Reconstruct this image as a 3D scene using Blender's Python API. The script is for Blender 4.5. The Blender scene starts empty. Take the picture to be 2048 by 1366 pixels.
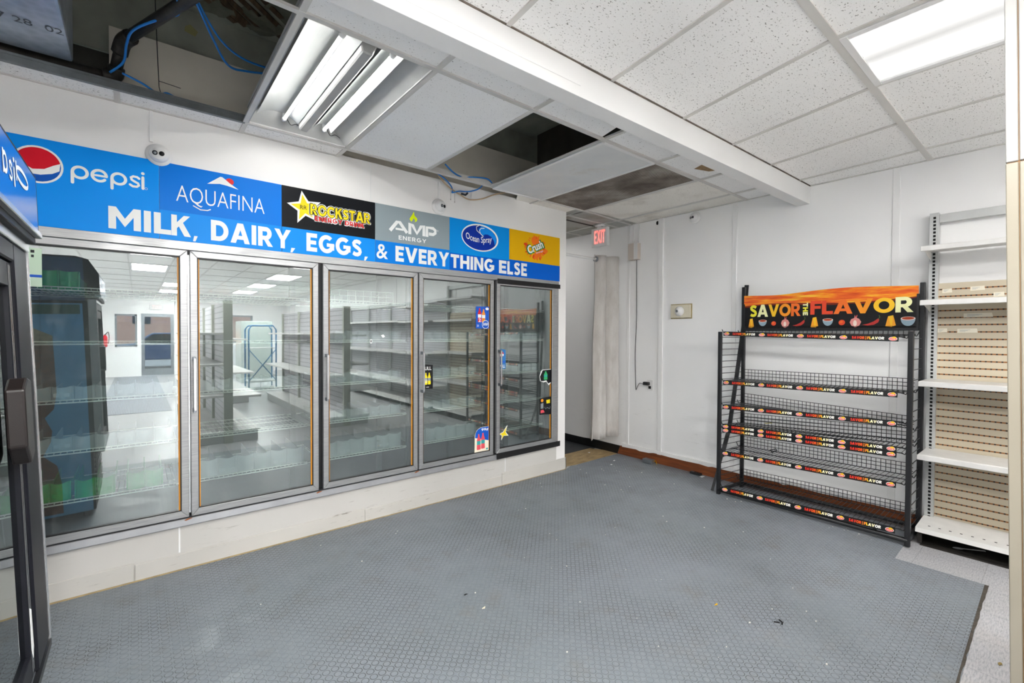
import bpy, math, random
from mathutils import Vector, Matrix
random.seed(7)
SC = bpy.context.scene
COL = SC.collection
R = math.radians

# ------------------------------------------------------------------ camera, world, exposure
CAM_H, FOC = 1.42, 915.5
YAW, PIT, ROL = R(50.69), R(-.949), R(.256)
_f = Vector((math.cos(YAW)*math.cos(PIT), math.sin(YAW)*math.cos(PIT), math.sin(PIT)))
_r = Vector((math.sin(YAW), -math.cos(YAW), 0)); _u = _r.cross(_f)
_r2 = _r*math.cos(ROL)+_u*math.sin(ROL); _u2 = -_r*math.sin(ROL)+_u*math.cos(ROL)
cam = bpy.data.cameras.new('camera'); cam.sensor_width = 36; cam.lens = FOC/2048*36
cam.clip_start = .02; cam.clip_end = 200
camo = bpy.data.objects.new('camera', cam); COL.objects.link(camo)
camo.matrix_world = Matrix(((_r2.x, _u2.x, -_f.x, 0), (_r2.y, _u2.y, -_f.y, 0), (_r2.z, _u2.z, -_f.z, CAM_H), (0, 0, 0, 1)))
SC.camera = camo
SC.view_settings.view_transform = 'Standard'
try: SC.view_settings.look = 'None'
except Exception: pass
SC.view_settings.exposure = 1.45
SC.view_settings.gamma = 1.0
SC.view_settings.use_curve_mapping = False
W = bpy.data.worlds.new('sky'); SC.world = W; W.use_nodes = True
W.node_tree.nodes['Background'].inputs[0].default_value = (.80, .90, 1.0, 1)
W.node_tree.nodes['Background'].inputs[1].default_value = 2.2
SC.cycles.max_bounces = 10; SC.cycles.transparent_max_bounces = 24
SC.cycles.diffuse_bounces = 6; SC.cycles.glossy_bounces = 5
SC.cycles.sample_clamp_indirect = 10.0
LAMP = 34.0      # radiance of the lit tubes' lenses of the ceiling lights further back
TUBE = 24.0      # radiance of the bare LED tubes
LENS = 1.45       # radiance of the prismatic light on the right

ZC = 2.681       # ceiling height
YW = 3.345       # cooler wall
XB = 4.43        # back wall

# ------------------------------------------------------------------ material helpers
def srgb(h):
    if isinstance(h, str):
        h = [int(h[i:i+2], 16)/255 for i in (0, 2, 4)]
    return tuple(c/12.92 if c <= .04045 else ((c+.055)/1.055)**2.4 for c in h)
class NT:
    def __init__(s, name):
        s.m = bpy.data.materials.new(name); s.m.use_nodes = True
        s.t = s.m.node_tree; s.b = s.t.nodes['Principled BSDF']; s.out = s.t.nodes['Material Output']
    def n(s, typ, **k):
        x = s.t.nodes.new(typ)
        for a, b in k.items():
            if a.startswith('i_'): x.inputs[a[2:].replace('_', ' ')].default_value = b
            elif a[0] == 'I' and a[1:].isdigit(): x.inputs[int(a[1:])].default_value = b
            else: setattr(x, a, b)
        return x
    def l(s, a, b): s.t.links.new(a, b)
    def co(s): return s.n('ShaderNodeTexCoord').outputs['Object']
    def scl(s, v, sc):
        m = s.n('ShaderNodeMapping'); m.inputs['Scale'].default_value = sc; s.l(v, m.inputs['Vector']); return m.outputs[0]
    def noise(s, v, scale, det=3, rough=.5, out=0):
        x = s.n('ShaderNodeTexNoise', i_Scale=scale, i_Detail=det, i_Roughness=rough); s.l(v, x.inputs['Vector']); return x.outputs[out]
    def ramp(s, v, stops):
        x = s.n('ShaderNodeValToRGB'); e = x.color_ramp.elements
        while len(e) < len(stops): e.new(.5)
        for q, (p, c) in zip(e, stops):
            q.position = p; q.color = (*c, 1) if len(c) == 3 else c
        s.l(v, x.inputs[0]); return x.outputs[0]
    def mix(s, f, a, b, mode='MIX'):
        x = s.n('ShaderNodeMix', data_type='RGBA', blend_type=mode)
        for k, v in ((0, f), (6, a), (7, b)):
            if hasattr(v, 'is_linked') or hasattr(v, 'links'): s.l(v, x.inputs[k])
            else: x.inputs[k].default_value = v if k == 0 else (*v, 1)
        return x.outputs[2]
    def math(s, op, a, b=0.0, c=None):
        x = s.n('ShaderNodeMath', operation=op)
        for k, v in ((0, a), (1, b), (2, c)):
            if v is None: continue
            if hasattr(v, 'links'): s.l(v, x.inputs[k])
            else: x.inputs[k].default_value = v
        return x.outputs[0]
    def bump(s, h, strength=.3, dist=.01):
        x = s.n('ShaderNodeBump', i_Strength=strength, i_Distance=dist); s.l(h, x.inputs['Height']); s.l(x.outputs[0], s.b.inputs['Normal'])
    def col(s, c):
        if hasattr(c, 'links'): s.l(c, s.b.inputs['Base Color'])
        else: s.b.inputs['Base Color'].default_value = (*c, 1)
def pbr(name, c, rough=.5, metal=0., spec=.5, var=0., vs=6., emit=None, es=0., bump=0., bs=60., coat=0.):
    t = NT(name); c = srgb(c) if isinstance(c, str) else c
    t.b.inputs['Roughness'].default_value = rough; t.b.inputs['Metallic'].default_value = metal
    t.b.inputs['Specular IOR Level'].default_value = spec; t.b.inputs['Coat Weight'].default_value = coat
    if var:
        n = t.noise(t.co(), vs, 4)
        t.col(t.ramp(n, [(.3, tuple(x*(1-var) for x in c)), (.7, tuple(min(1, x*(1+var*.5)) for x in c))]))
    else: t.col(c)
    if bump: t.bump(t.noise(t.co(), bs, 3), bump, .004)
    if emit: t.b.inputs['Emission Color'].default_value = (*emit, 1); t.b.inputs['Emission Strength'].default_value = es
    return t.m
M = {}
M['white'] = pbr('gloss_white_plastic', 'e2e2e1', .35)
M['trofferwhite'] = pbr('greyed_white_enamel', 'a9aaa8', .4, var=.1, vs=6)  # white greyed down so the nearby tubes don't burn it out
M['black'] = pbr('black_powder_coat', '191a1d', .42, var=.15, vs=25)
M['blackgloss'] = pbr('black_trim', '15161c', .45, spec=.18, var=.15, vs=12)
M['tape'] = pbr('black_tape', '0e0e10', .6, bump=.3, bs=40)
M['steel'] = pbr('galvanised_steel', '9aa0a6', .38, .85, var=.18, vs=9)
M['chrome'] = pbr('brushed_chrome', 'd6d8da', .22, .9)
M['greysteel'] = pbr('grey_painted_steel', 'bfc1c0', .4, .15, var=.07, vs=12)
M['shelfwhite'] = pbr('white_painted_steel', 'd9d8d5', .38, var=.06, vs=14)
M['rubberblack'] = pbr('black_rubber', '0c0d10', .5)
M['grill'] = pbr('white_wire_coating', 'dfe3d8', .35)
M['iron'] = pbr('black_iron_pipe', '3c3936', .5, .5, var=.35, vs=30)
M['bluecable'] = pbr('blue_network_cable', '1f77c8', .4)
M['beigecable'] = pbr('beige_cable', 'b39a78', .5)
M['blackhole'] = pbr('black_gap', '060606', .9)
M['kick'] = pbr('dark_mottled_floor', '2b2722', .8, var=.5, vs=14)
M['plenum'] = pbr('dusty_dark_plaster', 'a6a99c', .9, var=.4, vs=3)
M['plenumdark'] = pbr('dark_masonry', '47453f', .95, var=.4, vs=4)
M['drywall'] = pbr('aged_gypsum_board', 'd9d3c6', .85, var=.10, vs=3)
M['orange'] = pbr('orange_gasket', 'd08a1c', .45)
M['clearplastic'] = None
def mat_aluminium():
    t = NT('brushed_aluminium'); v = t.co()
    n = t.noise(t.scl(v, (3, 3, 120)), 3, 3); n2 = t.noise(v, 5, 3)
    t.col(t.ramp(n, [(.3, srgb('929496')), (.7, srgb('b0b1b1'))]))
    t.b.inputs['Metallic'].default_value = .55
    t.l(t.ramp(n2, [(.3, (.28,)*3), (.7, (.45,)*3)]), t.b.inputs['Roughness']); return t.m
M['alu'] = mat_aluminium()
def mat_wall(name, c1, c2, scuff=.0, zlow=None, bumpy=.08, red=None):
    t = NT(name); v = t.co()
    n = t.noise(v, 1.3, 3); base = t.ramp(n, [(.35, srgb(c1)), (.65, srgb(c2))])
    if scuff:
        s1 = t.noise(t.scl(v, (2.5, 2.5, 16)), 4, 6, .65); s2 = t.noise(v, 2.2, 2)
        m = t.math('MULTIPLY', t.ramp(s1, [(.60, (0,)*3), (.72, (1,)*3)]), t.ramp(s2, [(.45, (0,)*3), (.65, (1,)*3)]))
        if zlow:
            z = t.n('ShaderNodeSeparateXYZ'); t.l(v, z.inputs[0])
            m = t.math('MULTIPLY', m, t.ramp(z.outputs[2], [(0, (1,)*3), (zlow, (0,)*3)]))
        base = t.mix(t.math('MULTIPLY', m, scuff), base, srgb('7d776e'))
    t.col(base); t.b.inputs['Roughness'].default_value = .48
    if bumpy: t.bump(t.noise(v, 90, 3), bumpy, .003)
    return t.m
M['wall'] = mat_wall('white_painted_wall', 'ececec', 'f1f1f0', .5, 1.2)
M['coolerwall'] = mat_wall('white_cooler_panel', 'e9e8e6', 'eeedeb', .2, .5)
M['coolerbase'] = mat_wall('scuffed_cooler_panel', 'bfbdb8', 'c8c6c2', .9, .5)
M['base_white'] = mat_wall('scuffed_white_base', 'b9b7b1', 'c8c5bf', 1.2, None)
M['corr'] = mat_wall('grey_corridor_wall', 'c2c2c2', 'cbcbcb', .6, None)
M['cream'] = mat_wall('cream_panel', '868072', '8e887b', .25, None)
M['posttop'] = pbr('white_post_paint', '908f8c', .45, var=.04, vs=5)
M['sill'] = pbr('dull_aluminium', '9c9ea1', .45, .5, var=.1, vs=12)
M['trimwhite'] = pbr('white_trim_paint', 'e9e9e8', .42, var=.03, vs=5)
def mat_tile(name, c, fl, dens, stain=0):
    t = NT(name); v = t.co()
    w = t.noise(v, 30, 2, .5, 1)
    mx = t.n('ShaderNodeMix', data_type='VECTOR'); mx.inputs[0].default_value = .012; t.l(v, mx.inputs[4]); t.l(w, mx.inputs[5])
    a = t.noise(t.scl(mx.outputs[1], (1, 1.7, 1)), 85, 2, .6); b = t.noise(v, 240, 2)
    f1 = t.ramp(a, [(dens, (1,)*3), (dens+.022, (0,)*3)]); f2 = t.ramp(b, [(.27, (1,)*3), (.33, (0,)*3)])
    f = t.math('MAXIMUM', f1, t.math('MULTIPLY', f2, .6))
    n = t.noise(v, 1.5, 3)
    base = t.ramp(n, [(.35, srgb(c)), (.65, tuple(min(1, x*1.05) for x in srgb(c)))])
    if stain:
        s = t.noise(v, 2.6, 4); base = t.mix(t.math('MULTIPLY', t.ramp(s, [(.52, (0,)*3), (.7, (1,)*3)]), stain), base, srgb('8a7a60'))
    t.col(t.mix(f, base, srgb(fl))); t.b.inputs['Roughness'].default_value = .9; t.b.inputs['Specular IOR Level'].default_value = .15
    t.bump(t.math('MULTIPLY', f, -1), .35, .004); return t.m
M['tile'] = mat_tile('fissured_ceiling_tile', 'f3f2f0', '9a9893', .335)
M['tile2'] = mat_tile('pinhole_ceiling_tile', 'f2f2f1', '8e8c88', .30)
M['tiledirty'] = mat_tile('stained_ceiling_tile', 'ece9e2', '85817a', .30, .4)
M['tilegrey'] = mat_tile('grey_dusty_ceiling_tile', 'b1b1ab', '7a7874', .30, .5)
M['tbar'] = pbr('white_ceiling_grid', 'd0cec9', .5, var=.08, vs=4)
M['beam'] = pbr('white_boxed_beam', 'e4e4e3', .5, var=.02, vs=3)
def mat_rubber():
    t = NT('grey_coin_rubber'); v = t.co(); P = .0363
    d = t.n('ShaderNodeVectorMath', operation='SCALE'); t.l(v, d.inputs[0]); d.inputs['Scale'].default_value = 1/P
    fr = t.n('ShaderNodeVectorMath', operation='FRACTION'); t.l(d.outputs[0], fr.inputs[0])
    sb = t.n('ShaderNodeVectorMath', operation='SUBTRACT'); t.l(fr.outputs[0], sb.inputs[0]); sb.inputs[1].default_value = (.5, .5, 0)
    ml = t.n('ShaderNodeVectorMath', operation='MULTIPLY'); t.l(sb.outputs[0], ml.inputs[0]); ml.inputs[1].default_value = (1, 1, 0)
    ln = t.n('ShaderNodeVectorMath', operation='LENGTH'); t.l(ml.outputs[0], ln.inputs[0]); r = ln.outputs['Value']
    ring = t.ramp(r, [(.345, (0,)*3), (.385, (1,)*3), (.43, (1,)*3), (.475, (0,)*3)])
    h = t.ramp(r, [(.36, (1,)*3), (.41, (0,)*3)])
    worn = t.ramp(t.noise(v, 1.7, 4, .6), [(.36, (.25,)*3), (.62, (1,)*3)])
    dirt = t.noise(v, 5, 5, .65); fine = t.noise(v, 60, 3)
    base = t.ramp(t.noise(v, .9, 3), [(.35, srgb('767d83')), (.65, srgb('80868e'))])
    base = t.mix(t.math('MULTIPLY', t.ramp(fine, [(.4, (0,)*3), (.75, (1,)*3)]), .25), base, srgb('9aa0a3'))
    base = t.mix(t.math('MULTIPLY', t.ramp(dirt, [(.55, (0,)*3), (.75, (1,)*3)]), .35), base, srgb('7c7468'))
    c = t.mix(t.math('MULTIPLY', t.math('MULTIPLY', ring, worn), .85), base, srgb('3e3e3d'))
    t.col(c); t.b.inputs['Roughness'].default_value = .42; t.b.inputs['Specular IOR Level'].default_value = .45
    t.l(t.ramp(dirt, [(.3, (.36,)*3), (.7, (.58,)*3)]), t.b.inputs['Roughness'])
    t.bump(t.math('MULTIPLY', h, worn), .5, .002); return t.m
M['rubber'] = mat_rubber()
def mat_vct():
    t = NT('white_streaked_vinyl_tile'); v = t.co()
    br = t.n('ShaderNodeTexBrick', offset=0.0, i_Scale=1.0); t.l(v, br.inputs['Vector'])
    br.inputs['Brick Width'].default_value = .305; br.inputs['Row Height'].default_value = .305; br.inputs['Mortar Size'].default_value = .0009
    br.inputs['Color1'].default_value = (1, 1, 1, 1); br.inputs['Color2'].default_value = (.93, .93, .93, 1); br.inputs['Mortar'].default_value = (.45, .43, .42, 1)
    n = t.noise(t.scl(v, (10, 55, 10)), 3.2, 5, .65); n2 = t.noise(v, 4, 4)
    c = t.ramp(n, [(.34, srgb('8e8f94')), (.5, srgb('adadb0')), (.7, srgb('c0bfbf'))])
    c = t.mix(t.math('MULTIPLY', t.ramp(n2, [(.5, (0,)*3), (.75, (1,)*3)]), .35), c, srgb('a79f96'))
    t.col(t.mix(1.0, c, br.outputs[0], 'MULTIPLY')); t.b.inputs['Roughness'].default_value = .3; return t.m
M['vct'] = mat_vct()
def mat_wood(name, a, b, sc=(2, 30, 30)):
    t = NT(name); v = t.co(); n = t.noise(t.scl(v, sc), 2.2, 6, .65)
    t.col(t.ramp(n, [(.3, srgb(a)), (.65, srgb(b))])); t.b.inputs['Roughness'].default_value = .55; return t.m
M['basewood'] = mat_wood('stained_wood_baseboard', '5e2d15', '8a4a22', (30, 1.5, 30))
M['ply'] = mat_wood('bare_plywood_floor', '84704f', 'b39a6e', (4, 9, 4))
M['lath'] = mat_wood('exposed_wood_lath', '3a2c20', '6b543a', (20, 2, 20))
M['darkfloor'] = pbr('dark_sheet_floor', '34383c', .6, var=.25, vs=12)
M['peel'] = pbr('peeling_paint', '7d7f70', .9, var=.3, vs=12)
def mat_glass(name, tint, refl, rough=.0, dirt=0.):
    t = NT(name); t.t.nodes.remove(t.b)
    tr = t.n('ShaderNodeBsdfTransparent'); tr.inputs[0].default_value = (*tint, 1)
    gl = t.n('ShaderNodeBsdfGlossy'); gl.inputs['Roughness'].default_value = rough; gl.inputs['Color'].default_value = (.96, 1, 1, 1)
    lw = t.n('ShaderNodeLayerWeight'); lw.inputs[0].default_value = .25
    f = t.math('ADD', t.math('MULTIPLY', lw.outputs['Fresnel'], .8), refl)
    mx = t.n('ShaderNodeMixShader'); t.l(f, mx.inputs[0]); t.l(tr.outputs[0], mx.inputs[1]); t.l(gl.outputs[0], mx.inputs[2])
    if dirt:
        v = t.co(); df = t.n('ShaderNodeBsdfDiffuse'); df.inputs[0].default_value = (.75, .78, .78, 1)
        d = t.math('MULTIPLY', t.ramp(t.noise(t.scl(v, (1, 1, .6)), 14, 6, .7), [(.52, (0,)*3), (.8, (1,)*3)]), dirt)
        d = t.math('ADD', d, .025)
        m2 = t.n('ShaderNodeMixShader'); t.l(d, m2.inputs[0]); t.l(mx.outputs[0], m2.inputs[1]); t.l(df.outputs[0], m2.inputs[2]); mx = m2
    t.l(mx.outputs[0], t.out.inputs[0]); return t.m
M['glass'] = mat_glass('cooler_door_glass', (.84, .90, .90), .165, 0, .08)
M['paneglass'] = mat_glass('window_glass', (.95, .98, .98), .04)
M['fridgeglass'] = mat_glass('merchandiser_glass', (.62, .68, .66), .16)
M['milky'] = None
def mat_milky(name, c, a):
    t = NT(name); t.col(srgb(c)); t.b.inputs['Roughness'].default_value = .35; t.b.inputs['Alpha'].default_value = a; return t.m
M['milky'] = mat_milky('milky_plastic', 'd2d8d6', .5)
M['greenbin'] = mat_milky('translucent_green_plastic', '0bb04c', .75)
def emis(name, c, s):
    t = NT(name); t.b.inputs['Base Color'].default_value = (.8, .8, .8, 1)
    t.b.inputs['Emission Color'].default_value = (*c, 1); t.b.inputs['Emission Strength'].default_value = s; return t.m
M['tube'] = emis('lit_led_tube', (1, .985, .95), TUBE)
M['fill_overhead'] = emis('added_fill_diffuser_overhead', (1, .985, .96), LAMP*.55)  # unseen overhead lamp, added to fill the near room
M['lamp3'] = emis('lit_ceiling_diffuser_shelving', (1, .985, .96), LAMP*.5)
M['fill_post'] = emis('added_fill_diffuser_post', (1, .985, .96), LAMP*.22)  # unseen lamp behind the post, added to brighten the far tiles
M['lamp'] = emis('lit_ceiling_diffuser', (1, .985, .96), LAMP)
def flat(name, c, rough=.4, spec=.35): return pbr(name, c, rough, spec=spec)

# ------------------------------------------------------------------ mesh builder
class MB:
    def __init__(s): s.v = []; s.f = []; s.mi = []; s.m = 0; s.sm = []
    def add(s, vs, fs, smooth=False):
        o = len(s.v); s.v += [tuple(v) for v in vs]
        for f in fs: s.f.append(tuple(i+o for i in f)); s.mi.append(s.m); s.sm.append(smooth)
        return s
    def box(s, x0, x1, y0, y1, z0, z1):
        if x0 > x1: x0, x1 = x1, x0
        if y0 > y1: y0, y1 = y1, y0
        if z0 > z1: z0, z1 = z1, z0
        return s.add([(x, y, z) for z in (z0, z1) for x, y in ((x0, y0), (x1, y0), (x1, y1), (x0, y1))],
                     [(3, 2, 1, 0), (4, 5, 6, 7), (0, 1, 5, 4), (1, 2, 6, 5), (2, 3, 7, 6), (3, 0, 4, 7)])
    def bar(s, p, q, w, h, up=(0, 0, 1)):
        p, q = Vector(p), Vector(q); d = (q-p).normalized(); a = d.cross(Vector(up))
        if a.length < 1e-5: a = d.cross(Vector((1, 0, 0)))
        a.normalize(); b = a.cross(d); a *= w/2; b *= h/2
        vs = [c+e for c in (p, q) for e in (-a-b, a-b, a+b, -a+b)]
        return s.add(vs, [(0, 1, 2, 3), (7, 6, 5, 4), (0, 4, 5, 1), (1, 5, 6, 2), (2, 6, 7, 3), (3, 7, 4, 0)])
    def tube(s, pts, r, n=6, cap=True, r2=None):
        pts = [Vector(p) for p in pts]; k = len(pts); rings = []; prev = None
        for i, p in enumerate(pts):
            d = (pts[min(i+1, k-1)]-pts[max(i-1, 0)]).normalized()
            if prev is None:
                a = d.cross(Vector((0, 0, 1)))
                if a.length < 1e-4: a = d.cross(Vector((1, 0, 0)))
            else: a = prev-d*prev.dot(d)
            a.normalize(); prev = a.copy(); b = d.cross(a)
            rr = r if r2 is None else r+(r2-r)*i/(k-1)
            rings.append([p+(a*math.cos(t)+b*math.sin(t))*rr for t in (2*math.pi*j/n for j in range(n))])
        vs = [v for g in rings for v in g]
        fs = [(i*n+j, i*n+(j+1) % n, (i+1)*n+(j+1) % n, (i+1)*n+j) for i in range(k-1) for j in range(n)]
        if cap: fs += [tuple(range(n-1, -1, -1)), tuple((k-1)*n+j for j in range(n))]
        return s.add(vs, fs, n > 5)
    def cyl(s, p, q, r, n=16, r2=None): return s.tube([p, q], r, n, True, r2)
    def poly(s, pts): return s.add(pts, [tuple(range(len(pts)))])
    def prism(s, p2, fn, d0, d1):
        n = len(p2); vs = [fn(x, y, d0) for x, y in p2]+[fn(x, y, d1) for x, y in p2]
        return s.add(vs, [tuple(range(n-1, -1, -1)), tuple(range(n, 2*n))]+[(i, (i+1) % n, n+(i+1) % n, n+i) for i in range(n)])
    def flat(s, p2, fn, d=0.0): return s.poly([fn(x, y, d) for x, y in p2])
    def disc(s, cx, cy, rx, ry, fn, d=0., n=32, a0=0, a1=360, rot=0):
        c, q = math.cos(rot), math.sin(rot); pp = []
        full = abs(a1-a0) >= 360
        for i in range(n if full else n+1):
            t = R(a0+(a1-a0)*i/n); x, y = rx*math.cos(t), ry*math.sin(t); pp.append((cx+x*c-y*q, cy+x*q+y*c))
        return s.flat(pp, fn, d)
    def stroke(s, pts, w, fn, d=0., closed=False, cap=True):
        n = len(pts); L = []; Rr = []
        for i in range(n):
            if closed: a, b = pts[(i-1) % n], pts[(i+1) % n]
            else: a, b = pts[max(i-1, 0)], pts[min(i+1, n-1)]
            dx, dy = b[0]-a[0], b[1]-a[1]; l = math.hypot(dx, dy) or 1
            nx, ny = -dy/l*w/2, dx/l*w/2; x, y = pts[i]
            L.append(fn(x+nx, y+ny, d)); Rr.append(fn(x-nx, y-ny, d))
        m = n if closed else n-1
        if closed: L.append(L[0]); Rr.append(Rr[0]); n += 1
        s.add(L+Rr, [(i, n+i, n+i+1, i+1) for i in range(m)])
        if cap and not closed:
            for x, y in (pts[0], pts[-1]): s.disc(x, y, w/2, w/2, fn, d+6e-5, 10)
        return s
    def lathe(s, prof, c, ax=(0, 0, 1), n=24):
        ax = Vector(ax).normalized(); a = ax.cross(Vector((0, 0, 1)))
        if a.length < 1e-4: a = Vector((1, 0, 0))
        a.normalize(); b = ax.cross(a); c = Vector(c); k = len(prof)
        vs = [c+ax*h+(a*math.cos(t)+b*math.sin(t))*r for r, h in prof for t in (2*math.pi*j/n for j in range(n))]
        fs = [(i*n+j, i*n+(j+1) % n, (i+1)*n+(j+1) % n, (i+1)*n+j) for i in range(k-1) for j in range(n)]
        fs += [tuple(range(n-1, -1, -1)), tuple((k-1)*n+j for j in range(n))]
        return s.add(vs, fs, True)
    def text(s, body, x0, x1, y0, y1, fn, d=0., bold=0., shear=0., space=1., wid=None, arc=None):
        """lettering filling the rectangle x0..x1, y0..y1 of the plane fn"""
        vs, fs = glyphs(body, bold, shear, space)
        ax, bx = min(v[0] for v in vs), max(v[0] for v in vs); ay, by = min(v[1] for v in vs), max(v[1] for v in vs)
        o = []
        for x, y in vs:
            u, w = (x-ax)/(bx-ax), (y-ay)/(by-ay) if by > ay else 0
            if arc: u, w = arc(u, w)
            o.append(fn(x0+u*(x1-x0), y0+w*(y1-y0), d))
        return s.add(o, fs)
    def build(s, name, mats, parent=None, loc=None, local=False, bevel=0., seg=1):
        me = bpy.data.meshes.new(name)
        org = Vector((0, 0, 0))
        if parent is not None and not local: org = PW(parent)
        elif loc is not None: org = Vector(loc)
        me.from_pydata([tuple(Vector(v)-org) for v in s.v], [], s.f)
        for m in (mats if isinstance(mats, (list, tuple)) else [mats]): me.materials.append(m)
        me.polygons.foreach_set('material_index', s.mi)
        me.polygons.foreach_set('use_smooth', s.sm)
        me.update()
        o = bpy.data.objects.new(name, me); COL.objects.link(o)
        if parent is not None: o.parent = parent
        elif loc is not None: o.location = org
        if bevel:
            b = o.modifiers.new('bevel', 'BEVEL'); b.width = bevel; b.segments = seg; b.limit_method = 'ANGLE'
        return o
def PW(o):
    v = Vector((0, 0, 0))
    while o is not None: v += o.location; o = o.parent
    return v
_gc = {}
def glyphs(body, bold, shear, space):
    k = (body, bold, shear, space)
    if k in _gc: return _gc[k]
    c = bpy.data.curves.new('t', 'FONT'); c.body = body; c.offset = bold; c.shear = shear; c.space_character = space; c.resolution_u = 3; c.size = 1
    o = bpy.data.objects.new('t', c); COL.objects.link(o)
    dg = bpy.context.evaluated_depsgraph_get(); me = bpy.data.meshes.new_from_object(o.evaluated_get(dg))
    r = ([(v.co.x, v.co.y) for v in me.vertices], [tuple(p.vertices) for p in me.polygons])
    bpy.data.objects.remove(o); bpy.data.curves.remove(c); bpy.data.meshes.remove(me)
    _gc[k] = r; return r
def top(o, label, cat, group=None):
    o['label'] = label; o['category'] = cat
    if group: o['group'] = group
    return o
def thing(name, loc, label, cat, group=None, rot=None):
    o = bpy.data.objects.new(name, None); COL.objects.link(o); o.location = loc; o.empty_display_size = .05
    if rot: o.rotation_euler = rot
    return top(o, label, cat, group)
def struct(o): o['kind'] = 'structure'; return o
def dup(o, dx, label=None, group=None):
    c = o.copy(); COL.objects.link(c); c.location = o.location+Vector(dx)
    if label: c['label'] = label
    if group: c['group'] = group
    for ch in o.children:
        k = ch.copy(); COL.objects.link(k); k.parent = c
        for g in ch.children:
            q = g.copy(); COL.objects.link(q); q.parent = k
    return c
def quad(name, x0, x1, y0, y1, z0, z1, m): return struct(MB().box(x0, x1, y0, y1, z0, z1).build(name, m))
def bez(p, n=12):
    """smooth line through points"""
    p = [Vector(q) for q in p]; o = []
    for i in range(len(p)-1):
        a, b, c, d = p[max(i-1, 0)], p[i], p[i+1], p[min(i+2, len(p)-1)]
        for j in range(n):
            t = j/n; o.append(.5*((2*b)+(c-a)*t+(2*a-5*b+4*c-d)*t*t+(3*b-a-3*c+d)*t**3))
    return o+[p[-1]]

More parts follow.
